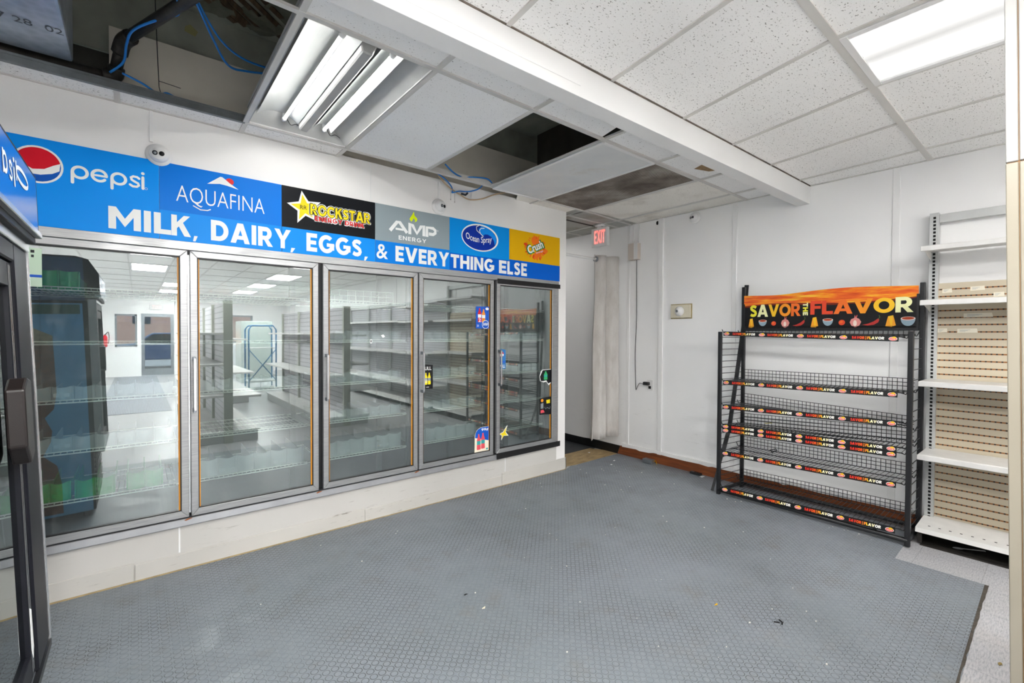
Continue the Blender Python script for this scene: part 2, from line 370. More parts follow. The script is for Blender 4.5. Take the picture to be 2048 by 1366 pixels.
# ------------------------------------------------------------------ bold block lettering (unit height, returns polygons)
def block(ch, s=.23):
    t = s*1.08
    rect = lambda a, b, c, d: [(a, c), (b, c), (b, d), (a, d)]
    def dg(x0, y0, x1, y1, w=None):
        w = w or t*1.12; return [(x0, y0), (x0+w, y0), (x1+w, y1), (x1, y1)]
    def ringp(cx, cy, rx, ry, a0, a1, w=None, h=None, n=16):
        w = w or t; h = h or s; out = []
        for i in range(n):
            b0, b1 = R(a0+(a1-a0)*i/n), R(a0+(a1-a0)*(i+1)/n)
            out.append([(cx+rx*math.cos(b0), cy+ry*math.sin(b0)), (cx+rx*math.cos(b1), cy+ry*math.sin(b1)), (cx+(rx-w)*math.cos(b1), cy+(ry-h)*math.sin(b1)), (cx+(rx-w)*math.cos(b0), cy+(ry-h)*math.sin(b0))])
        return out
    if ch == 'I': return t, [rect(0, t, 0, 1)]
    if ch == 'L': return .62, [rect(0, t, 0, 1), rect(t, .62, 0, s)]
    if ch == 'E': return .66, [rect(0, t, 0, 1), rect(t, .66, 0, s), rect(t, .66, 1-s, 1), rect(t, .60, .5-s*.46, .5+s*.46)]
    if ch == 'F': return .64, [rect(0, t, 0, 1), rect(t, .64, 1-s, 1), rect(t, .60, .42, .42+s*.92)]
    if ch == 'T': return .78, [rect(0, .78, 1-s, 1), rect(.39-t/2, .39+t/2, 0, 1-s)]
    if ch == 'H': return .86, [rect(0, t, 0, 1), rect(.86-t, .86, 0, 1), rect(t, .86-t, .5-s/2, .5+s/2)]
    if ch == 'M': return 1.08, [rect(0, t, 0, 1), rect(1.08-t, 1.08, 0, 1), [(0, 1), (t, 1), (.54, .50), (.54, .12)], [(1.08, 1), (.54, .12), (.54, .50), (1.08-t, 1)]]
    if ch == 'N': return .9, [rect(0, t, 0, 1), rect(.9-t, .9, 0, 1), [(0, 1), (t, 1), (.9, 0), (.9-t, 0)]]
    if ch == 'K': return .86, [rect(0, t, 0, 1), [(t*.9, .34), (t*.9, .62), (.56, 1), (.84, 1)], [(.30, .52), (.48, .72), (.88, 0), (.58, 0)]]
    if ch == 'A': return 1.02, [dg(0, 0, .36, 1), [(1.02, 0), (1.02-t*1.12, 0), (.41, 1), (.66, 1)], rect(.26, .76, .19, .19+s*.82)]
    if ch == 'V': return 1.0, [[(0, 1), (t*1.12, 1), (.625, 0), (.375, 0)], [(1.0, 1), (1.0-t*1.12, 1), (.375, 0), (.625, 0)]]
    if ch == 'Y': return .96, [[(0, 1), (t*1.14, 1), (.60, .42), (.40, .36)], [(.96, 1), (.96-t*1.14, 1), (.36, .42), (.56, .36)], rect(.48-t/2, .48+t/2, 0, .46)]
    if ch == 'X': return .94, [dg(0, 0, .66, 1), [(.94, 0), (.94-t*1.12, 0), (0, 1), (t*1.12, 1)]]
    if ch == 'D': return .88, [rect(0, t, 0, 1), rect(t, .40, 0, s), rect(t, .40, 1-s, 1)]+ringp(.38, .5, .50, .5, -90, 90)
    if ch == 'P': return .76, [rect(0, t, 0, 1), rect(t, .44, 1-s, 1), rect(t, .44, .33, .33+s*.9)]+ringp(.43, .665, .33, .335, -90, 90, t, s*.95)
    if ch == 'R': return .82, [rect(0, t, 0, 1), rect(t, .44, 1-s, 1), rect(t, .44, .33, .33+s*.9)]+ringp(.43, .665, .33, .335, -90, 90, t, s*.95)+[[(.30, .38), (.55, .38), (.83, 0), (.55, 0)]]
    if ch == 'O': return 1.02, ringp(.51, .5, .51, .51, 0, 360, t*1.02, s*1.02, 30)
    if ch == 'C': return .94, ringp(.51, .5, .51, .51, 42, 318, t*1.02, s*1.02, 26)
    if ch == 'G': return 1.0, ringp(.51, .5, .51, .51, 45, 360, t*1.02, s*1.02, 26)+[rect(.52, 1.0, .36, .36+s*.86), rect(.80, 1.0, .18, .40)]
    if ch == 'S':
        pts = [(.60, .77), (.50, .86), (.36, .885), (.22, .855), (.135, .76), (.16, .65), (.28, .57), (.43, .50), (.55, .41), (.585, .29), (.53, .18), (.40, .12), (.24, .125), (.09, .20)]
        out = []
        L = []; Q = []
        for i, (x, y) in enumerate(pts):
            a, b = pts[max(i-1, 0)], pts[min(i+1, len(pts)-1)]; dx, dy = b[0]-a[0], b[1]-a[1]; l = math.hypot(dx, dy); nx, ny = -dy/l*s/2, dx/l*s/2
            L.append((x+nx, y+ny)); Q.append((x-nx, y-ny))
        return .72, [[L[i], L[i+1], Q[i+1], Q[i]] for i in range(len(pts)-1)]
    if ch == ',': return .22, [[(.0, -.22), (.09, -.22), (.24, .20), (.02, .20)]]
    if ch == ' ': return .30, []
    return .5, [rect(0, .5, 0, 1)]
def word(m, text, x0, x1, z0, z1, fn, d=0., s=.23, gap=.10, cols=None):
    adv = 0; items = []
    for i, ch in enumerate(text):
        w, P_ = block(ch, s); items.append((adv, P_, i)); adv += w+gap
    adv -= gap; kx = (x1-x0)/adv; kz = z1-z0
    for a, P_, i in items:
        if cols: m.m = cols[i]
        for j, q in enumerate(P_): m.flat([(x0+(a+x)*kx, z0+y*kz) for x, y in q], fn, d+j*3e-5)

# ================================================================== SETTING
X0, Y0, Y1 = -1.35, -12.5, 5.2
quad('floor', X0, 4.5, Y0, Y1, -.06, 0, M['vct'])
# corridor behind the curtain
o = struct(MB().flat([(3.40, 3.30), (3.56, 3.405), (3.68, 3.385), (4.40, 3.40), (4.43, 3.42), (4.43, 3.60), (4.35, 3.775), (3.9, 3.765), (3.40, 3.72)], lambda x, y, d: (x, y, .0025)).build('floor_corridor', M['ply']))
struct(MB().box(3.46, 4.43, 3.74, 5.2, .0005, .002).build('floor_corridor_dark', M['darkfloor']))
# cooler front wall with the door opening
m = MB()
m.box(3.335, 3.46, YW, YW+.085, .0, 1.96); m.box(X0, -.545, YW, YW+.085, .272, 1.96)
m.box(X0, 3.46, YW, YW+.085, 1.96, ZC+.02)
struct(m.build('wall_cooler_front', M['coolerwall']))
quad('wall_cooler_base', X0, 3.335, YW, YW+.085, 0, .272, M['coolerbase'])
quad('wall_cooler_end', 3.38, 3.458, YW+.085, Y1, 0, ZC+.02, M['corr'])
M['coolerin'] = pbr('cooler_lining', '6e7673', .5, var=.15, vs=3)
quad('wall_cooler_back', X0, 3.38, 4.95, 5.0, 0, 2.4, M['coolerin'])
quad('ceiling_cooler', X0, 3.38, YW+.085, 4.95, 2.36, 2.40, M['coolerin'])
quad('floor_cooler', X0, 3.38, YW+.085, 4.95, .001, .10, pbr('cooler_floor', '33383b', .5, var=.3, vs=6))
quad('wall_back', XB, XB+.08, Y0, Y1, 0, 3.46, M['wall'])
quad('wall_side', X0-.08, X0, Y0, Y1, 0, 3.46, M['wall'])
quad('wall_corridor', 3.46, XB, Y1, Y1+.08, 0, 3.46, M['corr'])
quad('ceiling_deck', X0, XB, Y0, Y1+.08, 3.40, 3.46, M['plenum'])
# scuffed skirting along the foot of the cooler
m = MB()
for a, b, h in ((X0, -.02, .112), (-.02, 1.315, .106), (1.315, 2.62, .10), (2.62, 3.475, .128)):
    m.prism([(a, 0), (b-.003, 0), (b-.003, h), (a, h-.004)], lambda x, z, d: (x, YW-d, z), 0, .009)
m.box(3.46, 3.475, YW-.009, YW+.35, 0, .125)
struct(m.build('baseboard_cooler', M['base_white'], bevel=.003))
struct(MB().prism([(X0, 0), (3.47, 0), (3.47, .009), (X0, .013)], lambda x, z, d: (x, YW-.009-d, z), 0, .007).build('trim_10', pbr('yellowed_caulk', 'a8946c', .6, var=.4, vs=9)))
# base panel joints and panel battens
m = MB()
for x, z0, z1 in ((.186, .11, .272), (2.66, .128, .272), (1.362, 2.405, 2.681)):
    m.box(x-.004, x+.004, YW-.003, YW, z0, z1)
struct(m.build('trim_11', M['trimwhite']))
# back wall battens
def batten(n, y, w, z0, z1, d=.008, lean=0):
    m = MB(); m.prism([(y-w/2, z0), (y+w/2, z0), (y+w/2+lean, z1), (y-w/2+lean, z1)], lambda a, z, d_: (XB-d_, a, z), 0, d)
    struct(m.build('trim_%d' % n, M['trimwhite'], bevel=.002))
batten(1, 3.271, .038, .115, ZC); batten(2, 2.842, .05, .004, ZC, .018, -.004); batten(3, 2.052, .042, .09, ZC)
batten(4, .848, .045, .09, ZC); batten(5, -.37, .045, .09, ZC); batten(6, -1.6, .045, .09, ZC); batten(7, -2.8, .045, .09, ZC)
struct(MB().box(XB-.022, XB-.018, 2.815, 2.872, 2.02, ZC).build('trim_8', M['trimwhite']))
# baseboards of the back wall: brown wood, paint drips over its top edge, black rubber in the corridor
m = MB(); m.box(XB-.02, XB, -1.2, 3.335, 0, .105)
m.prism([(3.335, 0), (3.40, 0), (3.36, .105), (3.335, .105)], lambda y, z, d: (XB-d, y, z), 0, .02)
struct(m.build('baseboard_back', M['basewood'], bevel=.003))
m = MB(); pts = [(3.34, .14)]; y = 3.33
rr = random.Random(3)
while y > .7: pts.append((y, .094+rr.random()*.018)); y -= .045+rr.random()*.09
pts += [(.7, .14)]
m.prism(pts, lambda y, z, d: (XB-d, y, z), 0, .0225)
struct(m.build('trim_9', M['wall']))
m = MB(); m.prism([(3.40, 0), (5.2, 0), (5.2, .10), (3.95, .095), (3.80, .105), (3.36, .10)], lambda y, z, d: (XB-d, y, z), 0, .012)
struct(m.build('baseboard_corridor', M['rubberblack']))
# rubber coin matting
mp = [(X0, .272), (2.2, .262), (3.722, .278), (3.715, .69), (4.408, .70), (4.408, 3.385), (3.70, 3.375), (3.655, 3.36), (3.60, 3.385), (3.54, 3.36), (3.46, 3.33), (X0, 3.33)]
mo = MB().prism(mp, lambda x, y, d: (x, y, d), .0008, .006).build('rubber_floor_mat', M['rubber'])
top(mo, 'grey rubber coin-stud floor matting covering the floor before the cooler', 'floor mat')
rr = random.Random(5); e = []; x = 2.20
while x < 3.72: e.append((x, .2655+.008*(x-2.2)/1.5+rr.uniform(-.002, .003))); x += .025+rr.random()*.035
m = MB().flat([*e, (3.722, .272), (3.716, .290), (2.2, .272)][::1], lambda x, y, d: (x, y, .0068))
m.build('torn_edge', pbr('torn_dirty_edge', '4a443c', .9, var=.4, vs=60), mo)
# ---------------------------------------------------------------- ceilings
def cells(name, quads, mat, z=ZC+.007, inset=.002):
    m = MB()
    for q in quads:
        cx = sum(p[0] for p in q)/4; cy = sum(p[1] for p in q)/4
        pp = [(x+(cx-x)*inset*4, y+(cy-y)*inset*4) for x, y in q]
        m.prism(pp, lambda x, y, d: (x, y, z+d), 0, .014)
    return struct(m.build(name, mat))
xt = [-1.35, -.64, -.03, .58, 1.189, 1.846, 2.49, 3.08, 3.661, 4.198, 4.43]
xr = [-1.35, -.72, -.11, .50, 1.12, 1.71, 2.309, 2.906, 3.516, 4.135, 4.43]
def beamy(x): return 1.492-.0195*(x-.94)
YR = .66
lights = {(6, 0), (6, 1), (3, 0), (2, 2), (6, 2), (2, 4), (6, 4), (6, 6), (3, 7), (6, 8), (3, 9)}   # (column, row) of the lamps in the grid beyond the beam, two of them unseen added fill
q = []; g = MB()
for i in range(10):
    q.append([(xr[i], YR), (xr[i+1], YR), (xt[i+1], beamy(xt[i+1])+.02), (xt[i], beamy(xt[i])+.02)])
rows = [YR-1.2192*k for k in range(11)]+[Y0]
for k in range(11):
    for i in range(10):
        if (i, k) in lights: continue
        q.append([(xr[i], rows[k+1]), (xr[i+1], rows[k+1]), (xr[i+1], rows[k]), (xr[i], rows[k])])
cells('ceiling', q, M['tile'])
for i in range(1, 10):
    g.bar((xt[i], beamy(xt[i])+.02, ZC+.006), (xr[i], YR, ZC+.006), .022, .010)
    g.bar((xr[i], YR, ZC+.006), (xr[i], Y0, ZC+.006), .022, .010)
for y in rows[:-1]: g.bar((X0, y, ZC+.004), (XB, y, ZC+.004), .034 if y == YR else .024, .010)
g.bar((XB-.008, Y0, ZC+.004), (XB-.008, 1.43, ZC+.004), .018, .006)
struct(g.build('ceiling_grid', M['tbar']))
# boxed beam
m = MB()
bx = [X0, .94, XB]
m.prism([(X0, beamy(X0)), (XB, beamy(XB)), (XB, beamy(XB)+.10), (X0, beamy(X0)+.10)], lambda x, y, d: (x, y, d), 2.535, ZC+.03)
m.prism([(X0, beamy(X0)-.0025), (1.62, beamy(1.62)-.0025), (1.62, beamy(1.62)), (X0, beamy(X0))], lambda x, y, d: (x, y, d), 2.585, ZC+.01)
struct(m.build('beam', M['beam'], bevel=.004))
struct(MB().bar((X0, beamy(X0)-.004, ZC+.004), (XB, beamy(XB)-.004, ZC+.004), .007, .006).build('trim_15', pbr('shadow_and_stain_line', '6f655b', .9, var=.5, vs=12)))  # paints the joint's shadow line and brown stain along the beam top
# ceiling between beam and cooler
xl = [.51, 1.12, 1.74, 2.355, 2.957, 3.56, 4.14, XB]
YA, YB = 1.942, 3.165
qn = [[(xl[i], beamy(xl[i])+.09), (xl[i+1], beamy(xl[i+1])+.09), (xl[i+1], YA), (xl[i], YA)] for i in range(7)]
cells('ceiling_strip_beam', [qn[0], qn[1], qn[3], qn[5], qn[6]], M['tile2'])
cells('ceiling_strip_beam_stained', [qn[4]], M['tile2'])
# the tile that has slipped open beside the beam
a, b = xl[2], xl[3]
m = MB(); vs = [(a, 1.60, ZC+.008), (b-.12, 1.60, ZC+.008), (b-.03, YA, ZC+.008), (a, YA, ZC+.008)]
m.add(vs+[(x, y, z+.014+(.03 if i in (1, 2) else 0)) for i, (x, y, z) in enumerate(vs)], [(0, 1, 2, 3), (7, 6, 5, 4), (0, 4, 5, 1), (1, 5, 6, 2), (2, 6, 7, 3), (3, 7, 4, 0)])
top(m.build('ceiling_tile', M['tile2'], loc=(a, YA, ZC)), 'ceiling tile slipped aside leaving a dark corner gap beside the beam', 'ceiling tile')
top(MB().flat([(3.235, 1.70), (3.30, 1.845), (3.44, 1.80), (3.47, 1.735), (3.40, 1.60), (3.22, 1.60)], lambda x, y, d: (x, y, ZC+.0055)).build('water_stain_patch', pbr('brown_water_stain', '9b7f5b', .9, var=.4, vs=40), loc=(3.3, 1.75, ZC)), 'brown water-stained patch on the ceiling strip beside the beam', 'stain')
main = lambda i: [(xl[i], YA), (xl[i+1], YA), (xl[i+1], YB), (xl[i], YB)]
cells('ceiling_tile_plain', [main(1)], M['tile2'], ZC+.004)
cells('ceiling_tiles_far', [main(5), main(6)], M['tiledirty'])
low = lambda a, b: [(a, YB), (b, YB), (b, YW+.005), (a, YW+.005)]
cells('ceiling_strip_cooler', [low(X0, -.71), low(-.71, -.08), low(-.08, .515), low(.515, 1.12)], M['tile'])
cells('ceiling_strip_cooler_worn', [[(2.66, YB), (2.957, YB), (2.957, YW), (2.78, YW)], low(2.957, 3.46)], M['tiledirty'])
cells('ceiling_corridor', [[(3.46, YB), (3.56, YB), (3.56, 3.78), (3.46, 3.78)], [(3.56, YB), (4.14, YB), (4.14, 3.42), (3.56, 3.42)], [(3.56, 3.42), (4.14, 3.42), (4.14, 4.0), (3.56, 4.0)], [(4.14, YB), (XB, YB), (XB, 3.42), (4.14, 3.42)], [(4.14, 3.42), (XB, 3.42), (XB, 4.0), (4.14, 4.0)], [(3.46, 3.78), (3.56, 3.78), (3.56, 5.2), (3.46, 5.2)], [(3.56, 4.0), (XB, 4.0), (XB, 5.2), (3.56, 5.2)]], M['tilegrey'])
g = MB()
for i, x in enumerate(xl[:-1]):
    if i == 2: pass
    g.bar((x, beamy(x)+.09, ZC+.004), (x, YB, ZC+.004), .026, .010)
for x in (-.71, -.075, .515, 1.115): g.bar((x, YB, ZC+.003), (x, YW, ZC+.003), .026, .008)
for x in (2.957, 3.56): g.bar((x, YB, ZC+.004), (x, YW, ZC+.004), .02, .008)
g.bar((.30, YA, ZC+.003), (XB, YA, ZC+.003), .026, .012)
g.bar((.51, YB, ZC+.003), (3.7, YB+.015, ZC+.003), .026, .012); g.bar((3.7, YB+.015, ZC+.003), (XB, 3.24, ZC+.003), .022, .010)
g.bar((4.14, YB, ZC+.004), (4.14, 4.0, ZC+.004), .022, .008); g.bar((3.56, 3.42, ZC+.004), (XB, 3.42, ZC+.004), .022, .008); g.bar((3.46, 4.0, ZC+.004), (XB, 4.0, ZC+.004), .022, .008)
g.bar((3.56, YB, ZC+.004), (3.56, 5.2, ZC+.004), .022, .008)
g.bar((XB-.007, 1.55, ZC+.003), (XB-.007, 5.2, ZC+.003), .016, .006)
g.bar((X0, YW-.006, ZC+.004), (1.12, YW-.006, ZC+.004), .014, .006)
struct(g.build('ceiling_grid_cooler', M['tbar']))
# bare steel runner at the edge of the big opening
m = MB(); m.box(X0, .51, YB-.012, YB+.012, ZC-.002, ZC+.004); m.box(X0, .51, YB-.002, YB+.002, ZC+.004, ZC+.045); m.box(X0, .51, YB-.006, YB+.006, ZC+.034, ZC+.046)
struct(m.build('ceiling_runner', pbr('grey_steel_runner', '777c7e', .45, .5, var=.2, vs=15)))
m = MB(); m.box(1.12, 2.66, YB-.010, YB+.012, ZC-.002, ZC+.003); m.box(1.12, 2.66, YB-.001, YB+.001, ZC+.003, ZC+.04)
struct(m.build('ceiling_runner_open', M['tbar']))
# plenum above the openings
quad('wall_plenum_board', -.11, 3.46, 3.405, 3.42, ZC+.02, 3.12, M['drywall'])
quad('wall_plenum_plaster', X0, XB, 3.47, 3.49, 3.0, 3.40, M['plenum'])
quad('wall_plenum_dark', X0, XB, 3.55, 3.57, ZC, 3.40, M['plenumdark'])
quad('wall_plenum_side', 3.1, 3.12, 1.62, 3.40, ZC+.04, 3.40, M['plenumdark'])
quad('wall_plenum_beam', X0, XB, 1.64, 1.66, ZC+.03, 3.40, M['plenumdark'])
m = MB()
rr = random.Random(8)
for k in range(7):
    a = .20+k*.085; m.bar((a-.12, 3.10-k*.004+rr.uniform(-.02, .02), 3.393), (a+.20+rr.random()*.1, 3.395, 3.390), .035, .006)
struct(m.build('trim_12', M['lath']))
m = MB(); rr = random.Random(9)
for cx, cy, r0 in ((.36, 3.32, .12), (.62, 3.30, .16), (.72, 3.10, .10), (.14, 3.05, .12), (2.70, 2.92, .17), (2.9, 2.85, .12)):
    m.flat([(cx+r0*math.cos(t)*(.6+.6*rr.random()), cy+r0*math.sin(t)*(.5+.5*rr.random())) for t in [k*.45 for k in range(14)]], lambda x, y, d: (x, y, 3.388+.012*math.sin(40*x)))
struct(m.build('trim_13', M['peel']))

# ================================================================== LIGHTS OF THE ROOM
def glow_lens():
    t = NT('prismatic_lens_over_two_tubes'); v = t.co(); s = t.n('ShaderNodeSeparateXYZ'); t.l(v, s.inputs[0])
    d = t.math('ABSOLUTE', t.math('SUBTRACT', t.math('ABSOLUTE', s.outputs[0]), .145))
    f = t.ramp(d, [(.0, (1,)*3), (.05, (.5,)*3), (.10, (.22,)*3), (.16, (.13,)*3)])
    t.b.inputs['Base Color'].default_value = (.25, .25, .25, 1); t.b.inputs['Specular IOR Level'].default_value = .1; t.b.inputs['Emission Color'].default_value = (1, .99, .97, 1)
    w = t.n('ShaderNodeTexWave', i_Scale=110.0); t.l(v, w.inputs['Vector'])
    t.l(t.math('MULTIPLY', t.math('MULTIPLY', f, LENS), t.ramp(w.outputs[0], [(0, (.93,)*3), (1, (1,)*3)])), t.b.inputs['Emission Strength']); return t.m
M['lens'] = glow_lens()
WHERE = {(6, 0): 'nearest the camera, right of the white beam', (3, 0): 'overhead near the camera, unseen added fill', (2, 2): 'first seen mirrored in the leftmost cooler door', (6, 1): 'behind the cream post, unseen added fill', (6, 2): 'first of the row along the shelving', (2, 4): 'second mirrored in the leftmost cooler door',
         (6, 4): 'second of the row along the shelving', (6, 6): 'third of the row along the shelving', (3, 7): 'third mirrored in the leftmost cooler door', (6, 8): 'fourth of the row along the shelving', (3, 9): 'farthest, above the front door'}
def flatlight(i, k):
    x0, x1, y1, y0 = xr[i], xr[i+1], rows[k], rows[k+1]
    near = (i, k) == (6, 0)
    cx, cy = (x0+x1)/2, (y0+y1)/2
    t = thing('ceiling_light', (cx, cy, ZC), 'flat ceiling light with '+('white prismatic lens, ' if near else 'glowing white lens, ')+WHERE[(i, k)], 'ceiling light', 'flat ceiling lights')
    m = MB(); w = .03
    for a in ((x0+.012, x1-.012, y0+.012, y0+.012+w), (x0+.012, x1-.012, y1-.012-w, y1-.012), (x0+.012, x0+.012+w, y0+.012+w, y1-.012-w), (x1-.012-w, x1-.012, y0+.012+w, y1-.012-w)):
        m.box(*a, ZC-.004, ZC+.014)
    m.build('frame', M['white'], t, bevel=.002)
    MB().box(x0+.042, x1-.042, y0+.042, y1-.042, ZC+.004, ZC+.008).build('lens', M['lens'] if near else M['fill_overhead'] if k == 0 else M['fill_post'] if k == 1 else M['lamp3'] if i == 6 and k < 5 else M['lamp'], t)
    MB().box(x0+.012, x1-.012, y0+.012, y1-.012, ZC+.016, ZC+.09).build('housing', M['white'], t)
for i, k in sorted(lights): flatlight(i, k)
# open troffer with two bare LED tubes
cx0, cx1, cy0, cy1 = xl[0]+.014, xl[1]-.014, YA+.014, YB-.014
t = thing('ceiling_light', ((cx0+cx1)/2, (cy0+cy1)/2, ZC), 'open recessed ceiling light with two bare glowing tubes, its cover missing', 'ceiling light')
D = .085
def reflector():
    k = NT('embossed_reflector'); v = k.co(); w = k.n('ShaderNodeTexWave', i_Scale=70.0, i_Distortion=1.0, bands_direction='Y'); k.l(v, w.inputs['Vector'])
    k.col(srgb('b4b7b6')); k.b.inputs['Metallic'].default_value = .35; k.b.inputs['Roughness'].default_value = .35; k.bump(w.outputs[0], .35, .004); return k.m
M['refl'] = reflector()
m = MB()
b = [(cx0, cy0), (cx1, cy0), (cx1, cy1), (cx0, cy1)]; s_ = .055; tp = [(cx0+s_*.6, cy0+s_*1.2), (cx1-s_*2.2, cy0+s_*1.2), (cx1-s_*2.2, cy1-s_*1.4), (cx0+s_*.6, cy1-s_*1.4)]
for i in range(4):
    j = (i+1) % 4
    m.add([(*b[i], ZC+.006), (*b[j], ZC+.006), (*tp[j], ZC+D), (*tp[i], ZC+D)], [(0, 1, 2, 3)])
m.box(cx0-.004, cx1+.004, cy0-.004, cy1+.004, ZC+D+.004, ZC+D+.02)
for a in ((cx0, cx0+.004, cy0, cy1), (cx1-.004, cx1, cy0, cy1), (cx0, cx1, cy0, cy0+.004), (cx0, cx1, cy1-.004, cy1)): m.box(*a, ZC, ZC+D+.01)
m.build('housing', M['trofferwhite'], t)
for nm, xa, xb in (('reflector', tp[0][0], .785), ('reflector', .875, tp[1][0])):
    m = MB(); n = 12; vs = []
    for i in range(n+1):
        u = i/n; x = xa+(xb-xa)*u; z = ZC+D-.045*abs(2*u-1)**2.2-.001
        vs += [(x, tp[0][1], z), (x, tp[2][1], z)]
    m.add(vs, [(2*i, 2*i+1, 2*i+3, 2*i+2) for i in range(n)], True); m.build(nm, M['refl'], t)
m = MB(); m.prism([(.783, ZC+D), (.795, ZC+.012), (.845, ZC+.008), (.877, ZC+D)], lambda x, z, d: (x, d, z), cy0+.09, cy1-.06)
m.build('ballast_cover', M['trofferwhite'], t, bevel=.006)
for x in (.705, .940):
    zt, rt = ZC+.048, .0085
    arc_ = lambda a0, a1: [(x+rt*math.cos(R(q)), zt+rt*math.sin(R(q))) for q in range(a0, a1+1, 15)]
    tb = MB().prism(arc_(180, 360), lambda a, z, d: (a, d, z), cy0+.10, cy1-.095).build('tube', M['tube'], t)
    MB().prism(arc_(0, 180), lambda a, z, d: (a, d, z+.0004), cy0+.10, cy1-.095).build('tube_back', M['greysteel'], tb)
    for y in (cy0+.085, cy1-.08):
        e = MB(); e.cyl((x, y-.012, zt), (x, y+.012, zt), .014, 12); e.box(x-.008, x+.008, y-.006, y+.006, zt+.002, ZC+D); e.build('lamp_holder', M['white'], t)
for x in (.70, .94):
    MB().tube(bez([(x+.02, cy1-.075, ZC+.06), (x+.05, cy1-.05, ZC+.035), (x+.08, cy1-.055, ZC+.045), (x+.11, cy1-.06, ZC+.03)]), .0022, 5).build('wiring', M['black'], t)
# white sagging panel and dirty grille further along
pts = [(2.372, YA+.02, ZC-.004), (2.945, YA+.02, ZC-.001), (2.945, YB+.015, ZC+.001), (2.372, YB-.005, ZC-.012)]
def stained():
    k = NT('stained_white_panel'); v = k.co(); n = k.noise(v, 2.4, 5, .6); n2 = k.noise(v, 5, 2)
    k.col(k.mix(k.math('MULTIPLY', k.ramp(n, [(.58, (0,)*3), (.68, (1,)*3), (.74, (.4,)*3)]), .28), k.ramp(n2, [(.3, srgb('cfd2d3')), (.7, srgb('dadbda'))]), srgb('9a8a66'))); k.b.inputs['Roughness'].default_value = .4; return k.m
t = thing('ceiling_panel', (2.65, 2.55, ZC), 'flat white stained ceiling panel sagging beside the open hole', 'ceiling panel')
MB().add(pts+[(x, y, z+.012) for x, y, z in pts], [(3, 2, 1, 0), (4, 5, 6, 7), (0, 1, 5, 4), (1, 2, 6, 5), (2, 3, 7, 6), (3, 0, 4, 7)]).build('panel', stained(), t)
m = MB()
for i in range(4): m.bar(Vector(pts[i])-Vector((0, 0, .003)), Vector(pts[(i+1) % 4])-Vector((0, 0, .003)), .022, .008)
m.build('frame', M['white'], t, bevel=.001)
def grille():
    k = NT('dusty_perforated_metal'); v = k.co()
    d = k.n('ShaderNodeVectorMath', operation='SCALE'); k.l(v, d.inputs[0]); d.inputs['Scale'].default_value = 1/.0165
    f = k.n('ShaderNodeVectorMath', operation='FRACTION'); k.l(d.outputs[0], f.inputs[0])
    s = k.n('ShaderNodeVectorMath', operation='SUBTRACT'); k.l(f.outputs[0], s.inputs[0]); s.inputs[1].default_value = (.5, .5, 0)
    q = k.n('ShaderNodeVectorMath', operation='MULTIPLY'); k.l(s.outputs[0], q.inputs[0]); q.inputs[1].default_value = (1, 1, 0)
    ln = k.n('ShaderNodeVectorMath', operation='LENGTH'); k.l(q.outputs[0], ln.inputs[0])
    hole = k.ramp(ln.outputs['Value'], [(.30, (1,)*3), (.40, (0,)*3)])
    n = k.noise(v, 2.1, 4, .6); base = k.ramp(n, [(.38, srgb('b9b3a8')), (.5, srgb('8f857a')), (.64, srgb('5d5147'))])
    k.col(k.mix(hole, base, srgb('38322c'))); k.b.inputs['Roughness'].default_value = .8; return k.m
t = thing('air_return_grille', (3.26, 2.55, ZC), 'brown dust-caked perforated air grille between the white panel and plain tiles', 'air vent')
MB().box(2.968, 3.548, YA+.016, YB+.012, ZC+.003, ZC+.010).build('perforated_plate', grille(), t)
m = MB()
for a in ((2.965, 3.55, YA+.013, YA+.03), (2.965, 3.55, YB, YB+.014), (2.965, 2.98, YA+.03, YB), (3.535, 3.55, YA+.03, YB)): m.box(*a, ZC, ZC+.012)
m.build('frame', M['tbar'], t)
# ---------------------------------------------------------------- above the open ceiling
t = thing('air_duct', (-.6, 2.6, 2.77), 'galvanised sheet-metal duct showing through the missing ceiling at left', 'duct')
def ductmat():
    k = NT('galvanised_duct'); v = k.co(); n = k.noise(v, 3, 4)
    vo = k.n('ShaderNodeTexVoronoi', i_Scale=26.0); k.l(v, vo.inputs['Vector'])
    k.col(k.mix(.3, k.ramp(n, [(.3, srgb('8f9aa4')), (.7, srgb('c4ccd2'))]), vo.outputs['Distance'], 'SOFT_LIGHT')); k.b.inputs['Metallic'].default_value = .75; k.b.inputs['Roughness'].default_value = .38; return k.m
MB().box(-1.2, -.235, 1.9, 3.15, 2.75, 3.2).build('body', ductmat(), t, bevel=.012, seg=2)
MB().text('0203 07 28  02', -.62, -.245, 2.855, 2.905, lambda x, y, d: (x, 5.74-y, 2.7485)).build('stencilled_number', flat('grey_stencil_ink', '55595c', .6), t)
t = thing('iron_pipe', (-.08, 3.25, 2.77), 'black iron pipe with elbows running through the missing ceiling', 'pipe')
m = MB(); m.tube([(X0, 3.255, 2.755), (-.12, 3.255, 2.775)], .026, 12); m.build('pipe_run', M['iron'], t)
MB().tube(bez([(-.13, 3.255, 2.775), (-.085, 3.25, 2.785), (-.075, 3.22, 2.82)], 5), .036, 12).build('elbow', M['iron'], t)
MB().tube([(-.075, 3.22, 2.82), (-.055, 3.12, 2.875)], .027, 12).build('pipe_run', M['iron'], t)
MB().tube(bez([(-.06, 3.14, 2.865), (-.045, 3.09, 2.90), (-.015, 3.02, 2.905)], 5), .036, 12).build('elbow', M['iron'], t)
MB().tube([(-.03, 3.05, 2.905), (.33, 2.20, 2.92)], .026, 12).build('pipe_run', M['iron'], t)
def cable(name, pts, r, mat, label, cat='cable', group=None):
    p = bez(pts, 8); return top(MB().tube(p, r, 6).build(name, mat, loc=p[0]), label, cat, group)
